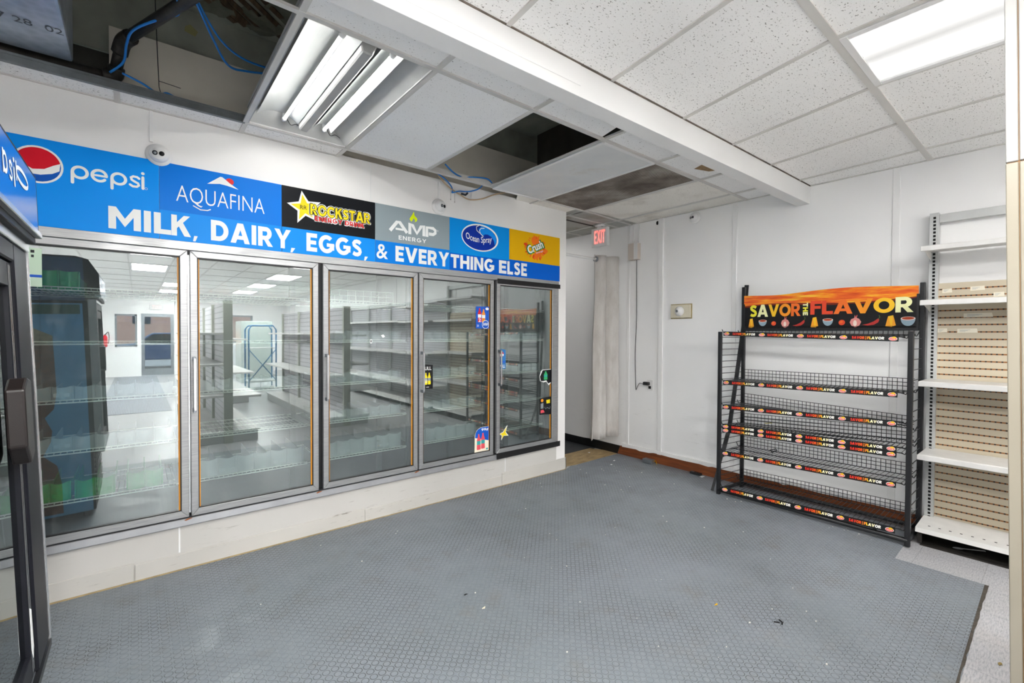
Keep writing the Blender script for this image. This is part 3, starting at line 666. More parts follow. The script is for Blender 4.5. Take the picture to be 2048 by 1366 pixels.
cable('blue_cable', [(.10, 2.40, 2.95), (.16, 2.62, 2.90), (.11, 2.72, 2.90), (.0, 2.86, 2.868), (-.03, 3.0, 2.858), (-.045, 3.12, 2.815), (-.10, 3.19, 2.772)], .006, M['bluecable'], 'blue cable looped over the black iron pipe', 'cable')
cable('blue_cable', [(-.05, 3.12, 2.755), (.03, 3.155, 2.745), (.10, 3.21, 2.735), (.14, 3.195, 2.745), (.20, 3.23, 2.735)], .0055, M['bluecable'], 'short blue cable lying along the bare runner under the duct opening', 'cable')
cable('blue_cable', [(.18, 2.50, 2.98), (.29, 2.73, 2.95), (.37, 2.84, 2.93), (.47, 2.90, 2.92), (.60, 2.93, 2.93)], .0055, M['bluecable'], 'upper of two blue cables swagging toward the open tube light', 'cable')
cable('blue_cable', [(.17, 2.48, 2.98), (.31, 2.80, 2.92), (.40, 2.97, 2.895), (.50, 3.02, 2.92), (.62, 3.0, 2.94)], .006, M['bluecable'], 'lower of two blue cables swagging toward the open tube light', 'cable')
o = top(MB().tube([(.085, 3.20, 3.39), (.095, 3.20, 3.0), (.102, 3.195, 2.77), (.112, 3.175, 2.71)], .0022, 5).tube([(.10, 3.195, 2.80), (.20, 3.20, 2.795)], .002, 5).build('hanger_wire', M['black'], loc=(.1, 3.2, 2.73)), 'thin black hanger wire dropping to the bare ceiling runner', 'wire')
o = top(MB().flat([(.235, 3.10), (.29, 3.085), (.305, 3.12), (.265, 3.15), (.24, 3.13)], lambda x, y, d: (x, 3.455, y+.16)).build('paper_scrap', pbr('yellowed_paper', '9c9a6c', .9), loc=(.26, 3.45, 3.2)), 'yellowed scrap stuck high on the plaster above the missing ceiling', 'scrap')
o['kind'] = 'thing'
# tangle of cables at the second hole
cable('blue_cable', [(1.86, 3.10, 2.735), (1.96, 3.14, 2.705), (2.06, 3.17, 2.70), (2.18, 3.16, 2.72), (2.30, 3.14, 2.725), (2.42, 3.19, 2.70), (2.56, 3.17, 2.70)], .006, M['bluecable'], 'blue cable draped over the runner of the second ceiling hole', 'cable')
cable('blue_cable', [(1.85, 3.22, 2.70), (1.95, 3.26, 2.685), (2.03, 3.29, 2.65), (2.05, 3.30, 2.615), (2.05, 3.30, 2.60), (2.11, 3.29, 2.622), (2.19, 3.27, 2.63), (2.27, 3.24, 2.66), (2.30, 3.20, 2.70)], .0055, M['bluecable'], 'dark blue cable dangling in a vee above the right dome camera', 'cable')
cable('blue_cable', [(2.44, 3.13, 2.72), (2.52, 3.12, 2.775), (2.60, 3.14, 2.76), (2.61, 3.18, 2.70)], .005, M['bluecable'], 'small blue cable loop beside the sagging white panel', 'cable')
cable('beige_cable', [(1.88, 3.25, 2.70), (2.0, 3.29, 2.64), (2.12, 3.30, 2.60), (2.22, 3.30, 2.575), (2.34, 3.29, 2.60), (2.46, 3.27, 2.655), (2.60, 3.23, 2.70)], .0055, M['beigecable'], 'beige cable hanging in a curve below the blue ones', 'cable')
top(MB().tube([(2.13, 3.288, 2.605), (2.17, 3.285, 2.60), (2.19, 3.28, 2.62)], .009, 8).build('cable_clip', M['black'], loc=(2.16, 3.28, 2.61)), 'small black clip on the dangling blue cables', 'clip')
# unseen lamp added down the corridor to lift its shade
t = thing('ceiling_light', (3.85, 4.6, ZC), 'unseen added fill light down the corridor behind the curtain', 'ceiling light')
MB().box(3.58, 4.12, 4.02, 5.18, ZC-.002, ZC+.004).build('frame', M['white'], t); MB().box(3.61, 4.09, 4.05, 5.15, ZC-.006, ZC-.002).build('lens', emis('corridor_fill_lens', (1, .98, .95), 1.0), t)

# ================================================================== WALK-IN COOLER
DOORS = [(-.52, .232), (.243, .972), (1.003, 1.733), (1.745, 2.492), (2.528, 3.298)]
DN = ['leftmost', 'second from left', 'middle', 'second from right', 'rightmost']
t = thing('cooler_door_frame', (1.39, YW, .27), 'long stainless frame around the five glass cooler doors', 'door frame')
MB().box(-.55, 3.335, 3.318, YW+.03, 1.908, 1.957).build('header', M['alu'], t, bevel=.002)
m = MB(); m.prism([(3.308, .274), (3.314, .314), (3.40, .314), (3.40, .27), (3.312, .27)], lambda y, z, d: (d, y, z), -.55, 3.335); m.build('sill', M['sill'], t, bevel=.002)
MB().box(-.55, 3.335, 3.325, 3.40, .3145, .3255).build('sill_gap_shade', M['rubberblack'], t)  # dark strip painting the shade in the gap below the doors
MB().box(3.300, 3.335, 3.322, YW+.03, .323, 1.908).build('jamb', M['alu'], t, bevel=.002)
for a, b in ((.232, .243), (.972, 1.003), (1.733, 1.745), (2.492, 2.528)):
    m = MB(); m.m = 0; m.box(a-.03, b+.03, YW-.003, YW+.05, .323, 1.908); m.m = 1
    if a < .3:
        m.box(a+.001, b-.001, YW-.012, YW-.003, .34, 1.88)
    m.build('mullion', [M['rubberblack'], M['chrome']], t)
rust = pbr('rust_stain', '8a4a1c', .8, var=.5, vs=60)
for x in (.237, .985, 1.739):
    MB().flat([(x-.03, .306), (x-.012, .3138), (x+.012, .3138), (x+.008, .309), (x-.02, .302)], lambda x, z, d: (x, 3.3085+(z-.274)*.15-.0012, z)).build('rust_spot', rust, t)
for i, (a, b) in enumerate(DOORS):
    z0, z1 = .326, 1.903; yf, yb = 3.302, 3.336; w = .037; wr = .037 if i < 4 else .072
    t = thing('cooler_door', ((a+b)/2, 3.32, z0), ['leftmost glass cooler door, beside the blue merchandiser', 'glass cooler door second from left in the row', 'middle glass cooler door of the five', 'glass cooler door with price card and bottle card stickers on its right edge', 'narrow rightmost glass cooler door edged with black tape'][i], 'cooler door', 'glass cooler doors')
    m = MB()
    for q in ([(a, z0), (b, z0), (b-wr, z0+.04), (a+w, z0+.04)], [(b, z0), (b, z1), (b-wr, z1-.038), (b-wr, z0+.04)], [(b, z1), (a, z1), (a+w, z1-.038), (b-wr, z1-.038)], [(a, z1), (a, z0), (a+w, z0+.04), (a+w, z1-.038)]):
        m.prism([((x+a*0), z) for x, z in q], lambda x, z, d: (x, d, z), yf, yb)
    m.build('door_frame', M['alu'], t, bevel=.0025)
    gx0, gx1, gz0, gz1 = a+w, b-wr, z0+.04, z1-.038
    g = MB()
    for q in ((gx0, gx1, gz0, gz0+.005), (gx0, gx1, gz1-.006, gz1), (gx0, gx0+.004, gz0, gz1), (gx1-.004, gx1, gz0, gz1)): g.box(q[0], q[1], 3.306, 3.330, q[2], q[3])
    g.m = 1; g.box(gx0+.004, gx0+.010, 3.316, 3.328, gz0+.005, gz1-.006); g.box(gx1-.012, gx1-.004, 3.316, 3.328, gz0+.005, gz1-.006)
    g.build('gasket', [M['rubberblack'], M['orange']], t)
    MB().box(gx0, gx1, 3.317, 3.323, gz0, gz1).build('glass', M['glass'], t)
    hx = a+(.016 if i else .02)
    h = MB(); h.box(hx-.005, hx+.010, 3.252, 3.262, .958, 1.268)
    h.m = 1; h.box(hx-.007, hx+.008, 3.255, 3.302, 1.252, 1.276); h.box(hx-.007, hx+.008, 3.255, 3.302, .948, .972)
    h.build('handle', [M['chrome'], M['steel']], t, bevel=.002)
# wire shelves and bottle organisers
HW = .325
def shelf_mesh():
    m = MB(); y0, y1 = 3.44, 4.05
    m.tube([(-HW, y0, 0), (HW, y0, 0)], .0042, 6); m.tube([(-HW, y0-.004, .016), (HW, y0-.004, .016)], .0034, 6)
    m.tube([(-HW, y1, 0), (HW, y1, 0)], .004, 5)
    for x in (-HW, HW): m.tube([(x, y0, 0), (x, y1, 0)], .004, 5)
    for y in (3.60, 3.78, 3.93): m.tube([(-HW, y, -.004), (HW, y, -.004)], .003, 4)
    for x in (-HW, HW):
        for y in (3.475, 4.035): m.tube([(x, y, -.002), (x*1.105, y, -.002)], .005, 5)
    for k in range(25):
        x = -HW+.026*(k+.5); m.tube([(x, y0-.004, .016), (x, y0+.012, .003), (x, y1, .003)], .0018, 4)
    return m
SZ = [1.645, 1.352, 1.035, .757, .488]; SO = ['top', 'second from top', 'middle', 'second from bottom', 'bottom']
CX = [-.144, .6075, 1.368, 2.118, 2.905]
proto = None
for i in range(5):
    for k in range(5):
        lab = 'white wire shelf, %s behind the %s cooler door' % (SO[k], DN[i])
        if proto is None:
            mb = shelf_mesh(); mb.v = [(x+CX[0], y, z+SZ[0]) for x, y, z in mb.v]
            proto = o = top(mb.build('wire_shelf', M['grill'], loc=(CX[0], 3.74, SZ[0])), lab, 'shelf', 'wire shelves in the cooler')
        else:
            o = dup(proto, (CX[i]-CX[0], 0, SZ[k]-SZ[0]), lab)
M['post'] = pbr('grey_green_shelf_post', '59625f', .5, .2, var=.1, vs=8)
for i, x in enumerate((-.49, .232, .99, 1.74, 2.51, 3.25)):
    for y, wh in ((3.475, 'front'), (4.08, 'rear')):
        top(MB().box(x-.022, x+.022, y-.016, y+.016, .10, 2.34).build('shelf_post', M['post'], loc=(x, y, .10)), '%s grey shelf post %s' % (wh, ['at the left end of the cooler', 'between first and second cooler doors', 'between second and middle cooler doors', 'between middle and fourth cooler doors', 'left of the taped cooler door', 'at the right end of the cooler'][i]), 'post', 'shelf posts in the cooler')
def organiser(mat, n=7, h=.085, w=.62, cup=True):
    m = MB(); L = w/n; y0, y1 = 3.475, 3.99
    for k in range(n):
        a = -w/2+L*k; b = a+L; c = (a+b)/2
        m.box(a+.003, b-.003, y0+.02, y1, .006, .009)
        arc = [(a+.004+(L-.008)*q/8, y0+.02-.024*math.sin(math.pi*q/8)) for q in range(9)]
        vs = [(x, y, .008) for x, y in arc]+[(x, y, h-.007*math.sin(math.pi*q/8)) for q, (x, y) in enumerate(arc)]
        m.add(vs, [(q, q+1, q+10, q+9) for q in range(8)], True)
        m.box(a+.012, b-.012, y0-.002, y0+.0, .03, .05) if k % 3 == 1 else None
    for k in range(n+1):
        x = -w/2+L*k
        m.prism([(y0+.018, .008), (y1, .008), (y1, h*.75), (y0+.10, h*.7), (y0+.018, h)], lambda y, z, d: (d, y, z), x-.0025, x+.0025)
    return m
have = {(0, 2): 0, (0, 3): 0, (1, 2): 0, (1, 4): 1, (2, 1): 0, (2, 2): 0, (2, 3): 0, (2, 4): 1, (3, 1): 0, (3, 2): 0, (3, 3): 0, (3, 4): 1, (4, 1): 0, (4, 2): 0}
pr = {}
for (i, k), kind in have.items():
    lab = 'milky bottle organizer on the %s shelf, %s cooler door' % (SO[k], DN[i])
    if kind not in pr:
        mb = organiser(M['milky'], 7 if kind == 0 else 6, .088 if kind == 0 else .12)
        mb.v = [(x+CX[i], y, z+SZ[k]) for x, y, z in mb.v]
        pr[kind] = (top(mb.build('bottle_organizer', M['milky'], loc=(CX[i], 3.74, SZ[k])), lab, 'organizer', 'bottle organizers in the cooler'), i, k)
    else:
        p, pi, pk = pr[kind]; dup(p, (CX[i]-CX[pi], 0, SZ[k]-SZ[pk]), lab)
gb = None
for x, k, lab in ((-.375, 4, 'green plastic bin at the left end of the bottom cooler shelf'), (-.19, 4, 'green plastic bin, middle of three on the bottom cooler shelf'), (.03, 4, 'green plastic bin, rightmost of three on the bottom cooler shelf'), (-.33, 0, 'green plastic bin on the top shelf behind the leftmost cooler door')):
    if gb is None:
        mb = organiser(M['greenbin'], 2, .11, .165); mb.v = [(a+x, y, z+SZ[k]) for a, y, z in mb.v]
        gb = top(mb.build('plastic_bin', M['greenbin'], loc=(x, 3.7, SZ[k])), lab, 'bin', 'green bins in the cooler'); gx, gk = x, k
    else: dup(gb, (x-gx, 0, SZ[k]-SZ[gk]), lab)
# open wire basket on the top shelf of the middle door
m = MB()
for z in (.02, .06, .10):
    m.tube([(1.11, 3.47, SZ[0]+z), (1.60, 3.47, SZ[0]+z), (1.60, 3.95, SZ[0]+z), (1.11, 3.95, SZ[0]+z), (1.11, 3.47, SZ[0]+z)], .0022, 4)
for q in range(9): m.tube([(1.11+.49*q/8, 3.47, SZ[0]+.005), (1.11+.49*q/8, 3.47, SZ[0]+.10)], .002, 4); m.tube([(1.11+.49*q/8, 3.95, SZ[0]+.005), (1.11+.49*q/8, 3.95, SZ[0]+.10)], .002, 4)
top(m.build('wire_basket', M['grill'], loc=(1.36, 3.7, SZ[0])), 'white wire basket standing on the top shelf behind the middle cooler door', 'basket')

# ================================================================== SIGN PANELS ABOVE THE DOORS
def gloss(name, c, **k): return pbr(name, c, .38, spec=.12, **k)
C = dict(blue='0878dc', blue2='0090f0', lightblue='1290ee', black='17191d', grey='8f9ca1', ocean='0490e4', yellow='e2ae0a', band='0880e0', banddark='0060cc', white='eef0ef', red='d4142a',
         navy='10329c', lime='d4e811', star='f0d828', starlt='f3e88a', org='ee7420', orr='e2491f', green='1d7a3c', redtxt='e03a3a')
K = {k: gloss('print_'+k, v) for k, v in C.items()}
fs = lambda x, z, d: (x, 3.3305-d, z)
def panel(a, b, mat, lab, band=None, zb=2.118):
    t = thing('sign_panel', ((a+b)/2, YW, 1.957), lab, 'sign', 'sign panels over the cooler')
    MB().box(a+.001, b-.001, 3.331, 3.344, 1.958, 2.402).build('panel', mat, t)
    if band: MB().flat([(a+.001, 1.958), (b-.001, 1.958), (b-.001, zb), (a+.001, zb)], fs, .0001).build('band', band, t)
    return t
def words(t, *items):
    m = MB()
    for s, x0, x1, z0, z1 in items:
        if s == '&': m.text(s, x0, x1, z0, z1, fs, .0012, .012)
        elif s == ',': m.flat([(x0, z0), (x0+.012, z0), (x1, z1-.018), (x0+.006, z1-.018)], fs, .0012)
        else: word(m, s, x0, x1, z0, z1, fs, .0012)
    m.build('lettering', K['white'], t)
B0, B1 = 1.987, 2.108
t = panel(-.56, .104, K['blue2'], 'blue sign panel with red, white and blue globe emblem')
m = MB(); m.m = 0; gx, gz, gr = -.384, 2.268, .094
m.disc(gx, gz, gr, gr, fs, .0006); m.m = 1; m.disc(gx, gz, gr*.90, gr*.90, fs, .0010)
def capz(s, f0, f1): return [(gx+gr*.9*math.cos(R(q)), gz+gr*.9*math.sin(R(q))) for q in range(f0, f1+1, 6)]
up = capz(0, 14, 174); m.m = 2
m.flat(up+[(gx-gr*.6, gz-.004), (gx-gr*.2, gz-.026), (gx+gr*.25, gz-.018), (gx+gr*.6, gz+.006)], fs, .0016)
m.m = 0; m.flat([(gx+gr*.9*math.cos(R(14)), gz+gr*.9*math.sin(R(14)))]+[(gx+gr*.6, gz+.006), (gx+gr*.25, gz-.018), (gx-gr*.2, gz-.026), (gx-gr*.6, gz-.004), (gx-gr*.87, gz+.009)]+[(gx-gr*.80, gz-.038), (gx-gr*.45, gz-.05), (gx+gr*.1, gz-.05), (gx+gr*.55, gz-.037), (gx+gr*.84, gz-.018)], fs, .0015)
m.build('globe_emblem', [K['white'], gloss('print_globe_blue', '0a55b4'), K['red']], t)
m = MB(); sw = .0135
def ring(cx, cz, r, a0, a1, st=10): return [(cx+r*math.cos(R(q)), cz+r*math.sin(R(q))) for q in range(a0, a1+1, st)]
S = .303; r = .0285; zc = 2.262
def letter_p(x): m.stroke(ring(x+r+.007, zc, r, -178, 178), sw, fs, .0008); m.stroke([(x+.007, zc), (x+.007, zc-.057)], sw, fs, .0011)
letter_p(-.264); letter_p(-.264+.516*S)
ex = -.264+.266*S+r+.003; m.stroke(ring(ex, zc, r, 0, 320), sw, fs, .0008); m.stroke([(ex-r, zc), (ex+r, zc)], sw*.8, fs, .0011)
sx = -.264+.77*S; m.stroke([(sx+.045, zc+.020), (sx+.036, zc+.027), (sx+.02, zc+.028), (sx+.010, zc+.020), (sx+.013, zc+.008), (sx+.026, zc), (sx+.040, zc-.007), (sx+.044, zc-.018), (sx+.035, zc-.027), (sx+.018, zc-.028), (sx+.006, zc-.020)], sw*.92, fs, .0008)
m.stroke([(.031, zc+.030), (.031, zc-.032)], sw, fs, .0008); m.disc(.031, zc+.052, .008, .008, fs, .0008)
m.stroke(ring(.045, zc-.030, .006, 0, 350, 30), .0015, fs, .0008, True)
m.build('wordmark', K['white'], t)
words(t, ('MIL', -.117, .157, B0, B1))
t = panel(.104, .748, K['blue'], 'blue sign panel with a snowy mountain peak emblem', K['lightblue'], 2.127)
m = MB(); m.m = 1; m.disc(.452, 2.358, .022, .020, fs, .0005)
m.m = 0; m.flat([(.335, 2.322), (.402, 2.378), (.412, 2.378), (.430, 2.366), (.452, 2.348), (.50, 2.318), (.44, 2.330), (.40, 2.334), (.37, 2.328)], fs, .0008)
m.build('mountain_emblem', [K['white'], K['redtxt']], t)
MB().text('AQUAFINA', .182, .645, 2.172, 2.285, fs, .0008, -.012).stroke([(.265, 2.176), (.30, 2.158), (.335, 2.160), (.35, 2.168)], .006, fs, .0008).build('wordmark', K['white'], t)
words(t, ('K', .158, .25, B0, B1), (',', .262, .285, 1.965, 2.015), ('DAIRY', .352, .803, B0-.004, B1), (',', .80, .83, 1.962, 2.01))
t = panel(.748, 1.391, K['black'], 'black sign panel with a yellow star emblem', K['lightblue'], 2.127)
T = [(.873, 2.381), (.99, 2.327), (.955, 2.205), (.847, 2.172), (.786, 2.288)]
def starpoly(T, k=.40, s=1.0):
    cx = sum(p[0] for p in T)/5; cz = sum(p[1] for p in T)/5; o = []
    for i in range(5):
        a, b = T[i], T[(i+1) % 5]; o.append((cx+(a[0]-cx)*s, cz+(a[1]-cz)*s))
        mx, mz = (a[0]+b[0])/2, (a[1]+b[1])/2; o.append((cx+(mx-cx)*k*s*1.2, cz+(mz-cz)*k*s*1.2))
    return o
m = MB(); m.m = 0; m.flat(starpoly(T, .48, 1.06), fs, .0005); m.m = 1; m.flat(starpoly(T, .42, .84), fs, .0008)
m.m = 2; m.text('RR', .862, .905, 2.262, 2.290, fs, .0011)
m.build('star_emblem', [K['white'], K['star'], K['black']], t)
m = MB(); m.m = 0; 
for dx, dz in ((-.008, 0), (.008, 0), (0, .008), (0, -.008), (.006, .006), (-.006, .006), (.006, -.006), (-.006, -.006)):
    word(m, 'ROCKSTAR', .927+dx, 1.352+dx, 2.236+dz, 2.311+dz, fs, .0010, .22, .05); word(m, 'ENERGY DRINK', .958+dx*.8, 1.305+dx*.8, 2.199+dz*.8, 2.230+dz*.8, fs, .0010, .2, .16)
m.m = 1
for dx, dz in ((-.004, 0), (.004, 0), (0, .004), (0, -.004)): word(m, 'ROCKSTAR', .927+dx, 1.352+dx, 2.236+dz, 2.311+dz, fs, .0013, .22, .05)

m.m = 2; word(m, 'ROCKSTAR', .927, 1.352, 2.236, 2.311, fs, .0017, .22, .05); m.m = 3; word(m, 'ENERGY DRINK', .958, 1.305, 2.199, 2.230, fs, .0017, .2, .16)
m.build('wordmark', [K['white'], K['black'], K['star'], K['redtxt']], t)
words(t, ('EGGS', .902, 1.290, B0-.004, B1), (',', 1.305, 1.335, 1.960, 2.008))
t = panel(1.391, 2.043, K['grey'], 'grey sign panel with a lime green flame emblem', K['band'], 2.124)
m = MB(); m.flat([(1.690, 2.305), (1.672, 2.325), (1.690, 2.352), (1.712, 2.39), (1.716, 2.36), (1.742, 2.338), (1.738, 2.318), (1.718, 2.306), (1.722, 2.322), (1.708, 2.336), (1.700, 2.320)], fs, .0006)
m.build('flame_emblem', K['lime'], t)
m = MB()
w = .026
m.stroke([(1.510, 2.212), (1.568, 2.286), (1.590, 2.286), (1.652, 2.212)], w, fs, .0006, cap=False); m.stroke([(1.555, 2.232), (1.62, 2.232)], .016, fs, .0009, cap=False)
m.stroke([(1.676, 2.206), (1.676, 2.292), (1.700, 2.280), (1.738, 2.220), (1.775, 2.280), (1.800, 2.290), (1.800, 2.206)], w, fs, .0006, cap=False)
m.stroke([(1.828, 2.206), (1.828, 2.282), (1.885, 2.282), (1.905, 2.268), (1.905, 2.246), (1.885, 2.232), (1.845, 2.232)], w, fs, .0006, cap=False)
m.stroke(ring(1.928, 2.268, .006, 0, 350, 30), .002, fs, .0006, True)
word(m, 'ENERGY', 1.581, 1.823, 2.152, 2.184, fs, .0006, .2, .2)
m.build('wordmark', K['white'], t)
words(t, ('&', 1.401, 1.492, B0, B1-.01), ('EVERY', 1.554, 2.038, B0-.006, B1-.008))
t = panel(2.043, 2.690, K['ocean'], 'blue sign panel with a dark blue oval and curling wave', K['banddark'], 2.105)
ox, oz = 2.36, 2.270; m = MB(); m.m = 0; m.disc(ox, oz, .200, .120, fs, .0004, 48); m.m = 1; m.disc(ox-.004, oz-.002, .186, .108, fs, .0008, 48)
m.m = 2; m.flat([(ox+.01, oz+.104), (ox+.07, oz+.098), (ox+.13, oz+.070), (ox+.17, oz+.03), (ox+.178, oz-.01), (ox+.16, oz-.05), (ox+.15, oz-.01), (ox+.12, oz+.025), (ox+.08, oz+.040), (ox+.045, oz+.036), (ox+.03, oz+.022), (ox-.005, oz+.045), (ox-.02, oz+.075)], fs, .0011)
m.m = 0; m.stroke([(ox+.03, oz+.016), (ox, oz+.036), (ox-.012, oz+.062), (ox+.005, oz+.085), (ox+.04, oz+.090)], .007, fs, .0014); m.stroke([(ox-.01, oz+.04), (ox-.04, oz+.06), (ox-.045, oz+.09), (ox-.02, oz+.105)], .006, fs, .0014)
arc = lambda u, v: (u, v*(1-.20*(2*u-1)**2*0)+.30*(1-(2*u-1)**2)*-1+.15)
m.text('Ocean Spray', ox-.155, ox+.125, oz-.050, oz+.022, fs, .0016, .008, arc=arc)
m.build('oval_emblem', [K['white'], K['navy'], K['lightblue']], t)
words(t, ('THING', 2.052, 2.512, B0-.008, B1-.014), ('E', 2.568, 2.655, B0-.010, B1-.012))
t = panel(2.690, 3.355, K['yellow'], 'yellow sign panel with an orange splash emblem', K['banddark'], 2.116)
cx, cz = 3.02, 2.265; m = MB(); rr = random.Random(4)
m.m = 0; m.disc(cx+.0, cz+.062, .055, .048, fs, .0005)
for q in range(26):
    a = R(q*14+rr.uniform(-4, 4)); ra = .115+rr.uniform(-.012, .02); m.m = 0 if q % 3 else 1
    l = .010+rr.random()*.010
    if 20 < q*14 % 360 < 160: l *= .5
    m.disc(cx+ra*1.05*math.cos(a), cz+ra*.86*math.sin(a), l*1.5, l*.8, fs, .0006+.0001*(q % 3), 10, rot=a)
m.disc(cx+.10, cz-.03, .05, .014, fs, .0005, 14, rot=-.2); m.disc(cx+.02, cz-.07, .07, .03, fs, .0005, 16, rot=.5)
m.build('splash', [K['org'], K['orr']], t)
def rot(a, s=1):
    c_, s_ = math.cos(a), math.sin(a); return lambda x, z, d: fs(cx+(x-cx)*c_-(z-cz)*s_, cz+(x-cx)*s_+(z-cz)*c_, d)
m = MB(); m.m = 0; m.text('Crush', cx-.125, cx+.12, cz-.045, cz+.055, rot(.42), .0010, .075); m.m = 1; m.text('Crush', cx-.11, cx+.105, cz-.033, cz+.046, rot(.42), .0014, .030)
m.m = 2; m.text('Orange', cx-.02, cx+.09, cz-.068, cz-.042, rot(.36), .0012, .05); m.m = 1; m.text('Orange', cx-.016, cx+.086, cz-.065, cz-.045, rot(.36), .0015, .01)
m.build('wordmark', [K['green'], K['white'], K['orr']], t)
words(t, ('LSE', 2.666, 2.908, B0-.012, B1-.012))

# ------------------------------------------------------------------ stickers and tape on the doors
gl = lambda x, z, d: (x, 3.3165-d, z)
def sticker(name, label, cat='sticker', x=0, z=0): return thing(name, (x, 3.3165, z), label, cat)
def card(t, pts, mat, nm='card'): MB().prism(pts, gl, .0002, .0010).build(nm, mat, t)
P = {k: flat('ink_'+k, v) for k, v in dict(blue='1157c0', sky='3fb0e8', white='f0f1ef', red='d8202c', orange='f0932a', yellow='f2dc1e', black='15161a', green='39b36a', pink='e0525e', cream='efe6cf', teal='37a7a6', grey='8d9499').items()}
def bottle(m, x, z, w, h, c1, c2, d=.0014):
    m.m = c1; m.flat([(x-w*.16, z+h), (x+w*.16, z+h), (x+w*.20, z+h*.86), (x+w*.5, z+h*.62), (x+w*.46, z+h*.35), (x+w*.5, z+h*.05), (x+w*.4, z), (x-w*.4, z), (x-w*.5, z+h*.05), (x-w*.46, z+h*.35), (x-w*.5, z+h*.62), (x-w*.20, z+h*.86)], gl, d)
    m.m = c2; m.flat([(x-w*.47, z+h*.32), (x+w*.47, z+h*.32), (x+w*.48, z+h*.56), (x-w*.48, z+h*.56)], gl, d+.0004)
t = sticker('price_card', 'blue price card with two juice bottles near the top of a cooler door', x=2.365, z=1.466)
card(t, [(2.304, 1.466), (2.447, 1.466), (2.447, 1.664), (2.304, 1.660)], P['blue'])
m = MB(); bottle(m, 2.343, 1.522, .038, .125, 0, 3); bottle(m, 2.386, 1.522, .038, .116, 1, 3)
m.m = 3; m.disc(2.425, 1.643, .018, .012, gl, .0012, 18); m.stroke(ring(2.407, 1.503, .036, 0, 350), .004, gl, .0022, True); m.m = 2; m.disc(2.407, 1.503, .033, .033, gl, .0021, 24)
m.m = 3; m.text('2/$3', 2.379, 2.436, 1.492, 1.518, gl, .0026, .03); m.text('20', 2.314, 2.334, 1.482, 1.50, gl, .0016); m.text('2', 2.33, 2.356, 1.525, 1.556, gl, .0024, .02)
m.build('print', [P['red'], P['orange'], P['blue'], P['white']], t)
t = sticker('pull_card', 'black pull card with yellow bottles beside a cooler door handle', x=1.83, z=.969)
card(t, [(1.785, .969), (1.876, .969), (1.876, 1.163), (1.785, 1.170)], P['black'])
m = MB(); m.m = 1; m.text('PULL', 1.784, 1.862, 1.122, 1.150, gl, .0014, .012); bottle(m, 1.812, 1.005, .026, .095, 0, 2); bottle(m, 1.843, 1.005, .026, .095, 0, 2); m.m = 1; m.text('GO', 1.800, 1.826, 1.02, 1.045, gl, .0022); m.flat([(1.815, .982), (1.84, .982), (1.84, .985), (1.815, .985)], gl, .0014)
m.build('print', [P['yellow'], P['white'], P['grey']], t)
t = sticker('price_card', 'cut-out price card with two pink bottles low on a cooler door', x=2.37, z=.37)
card(t, [(2.293, .370), (2.447, .370), (2.447, .588), (2.365, .588), (2.325, .572), (2.305, .545), (2.295, .51)], P['cream'])
m = MB(); m.m = 0; m.flat([(2.298, .50), (2.447, .46), (2.447, .586), (2.365, .586), (2.326, .570), (2.306, .545)], gl, .0012); bottle(m, 2.338, .39, .042, .14, 1, 3); bottle(m, 2.384, .395, .042, .14, 1, 3); m.m = 2; m.text('99¢', 2.366, 2.444, .548, .576, gl, .0016, .03); m.m = 3; m.flat([(2.418, .38), (2.44, .38), (2.44, .395), (2.418, .395)], gl, .0013)
m.build('print', [P['blue'], P['pink'], P['white'], P['teal']], t)
t = sticker('star_sticker', 'yellow star sticker low on the rightmost cooler door', x=2.60, z=.44)
T2 = [(2.560, .515), (2.668, .572), (2.673, .475), (2.585, .438), (2.566, .497)]
pts = [(2.560, .500), (2.612, .512), (2.665, .572), (2.645, .510), (2.678, .470), (2.622, .476), (2.590, .438), (2.596, .482)]
card(t, pts, P['white']); cxs = 2.622; czs = .492
MB().flat([(cxs+(x-cxs)*.78, czs+(z-czs)*.78) for x, z in pts], gl, .0016).build('print', P['yellow'], t)
t = sticker('pull_sticker', 'clear blue pull sticker beside the rightmost cooler door handle', x=2.59, z=1.10)
M['bluefilm'] = mat_milky('blue_film', '3c8fd8', .6)
card(t, [(2.566, 1.10), (2.640, 1.095), (2.640, 1.272), (2.566, 1.285)], M['bluefilm'])
m = MB(); m.m = 0; m.text('PULL', 2.569, 2.632, 1.108, 1.136, gl, .0016, .02); m.m = 1; m.disc(2.592, 1.232, .024, .026, gl, .0014); m.m = 0; m.disc(2.592, 1.226, .024, .013, gl, .0017); m.m = 2; m.flat([(2.572, 1.158), (2.636, 1.152), (2.636, 1.166), (2.572, 1.172)], gl, .0015)
m.build('print', [P['white'], P['red'], P['blue']], t)
t = sticker('torn_sticker', 'torn black sticker with a green bottle at the rightmost cooler door edge', x=3.13, z=.91)
card(t, [(3.078, .955), (3.068, 1.0), (3.085, 1.05), (3.105, 1.066), (3.222, 1.068), (3.222, .93), (3.195, .905), (3.16, .945), (3.12, .94)], P['white'])
m = MB(); m.m = 0; m.flat([(3.084, .955), (3.073, 1.0), (3.098, 1.040), (3.108, 1.060), (3.222, 1.064), (3.222, .935), (3.185, .925), (3.16, .958), (3.12, .953)], gl, .0013); bottle(m, 3.150, .965, .05, .085, 1, 2, .0016); m.build('print', [P['black'], P['green'], P['teal']], t)
t = sticker('drink_sticker', 'black sticker with small yellow square under the torn sticker', x=3.14, z=.62)
card(t, [(3.072, .622), (3.222, .612), (3.222, .792), (3.072, .782)], P['black'])
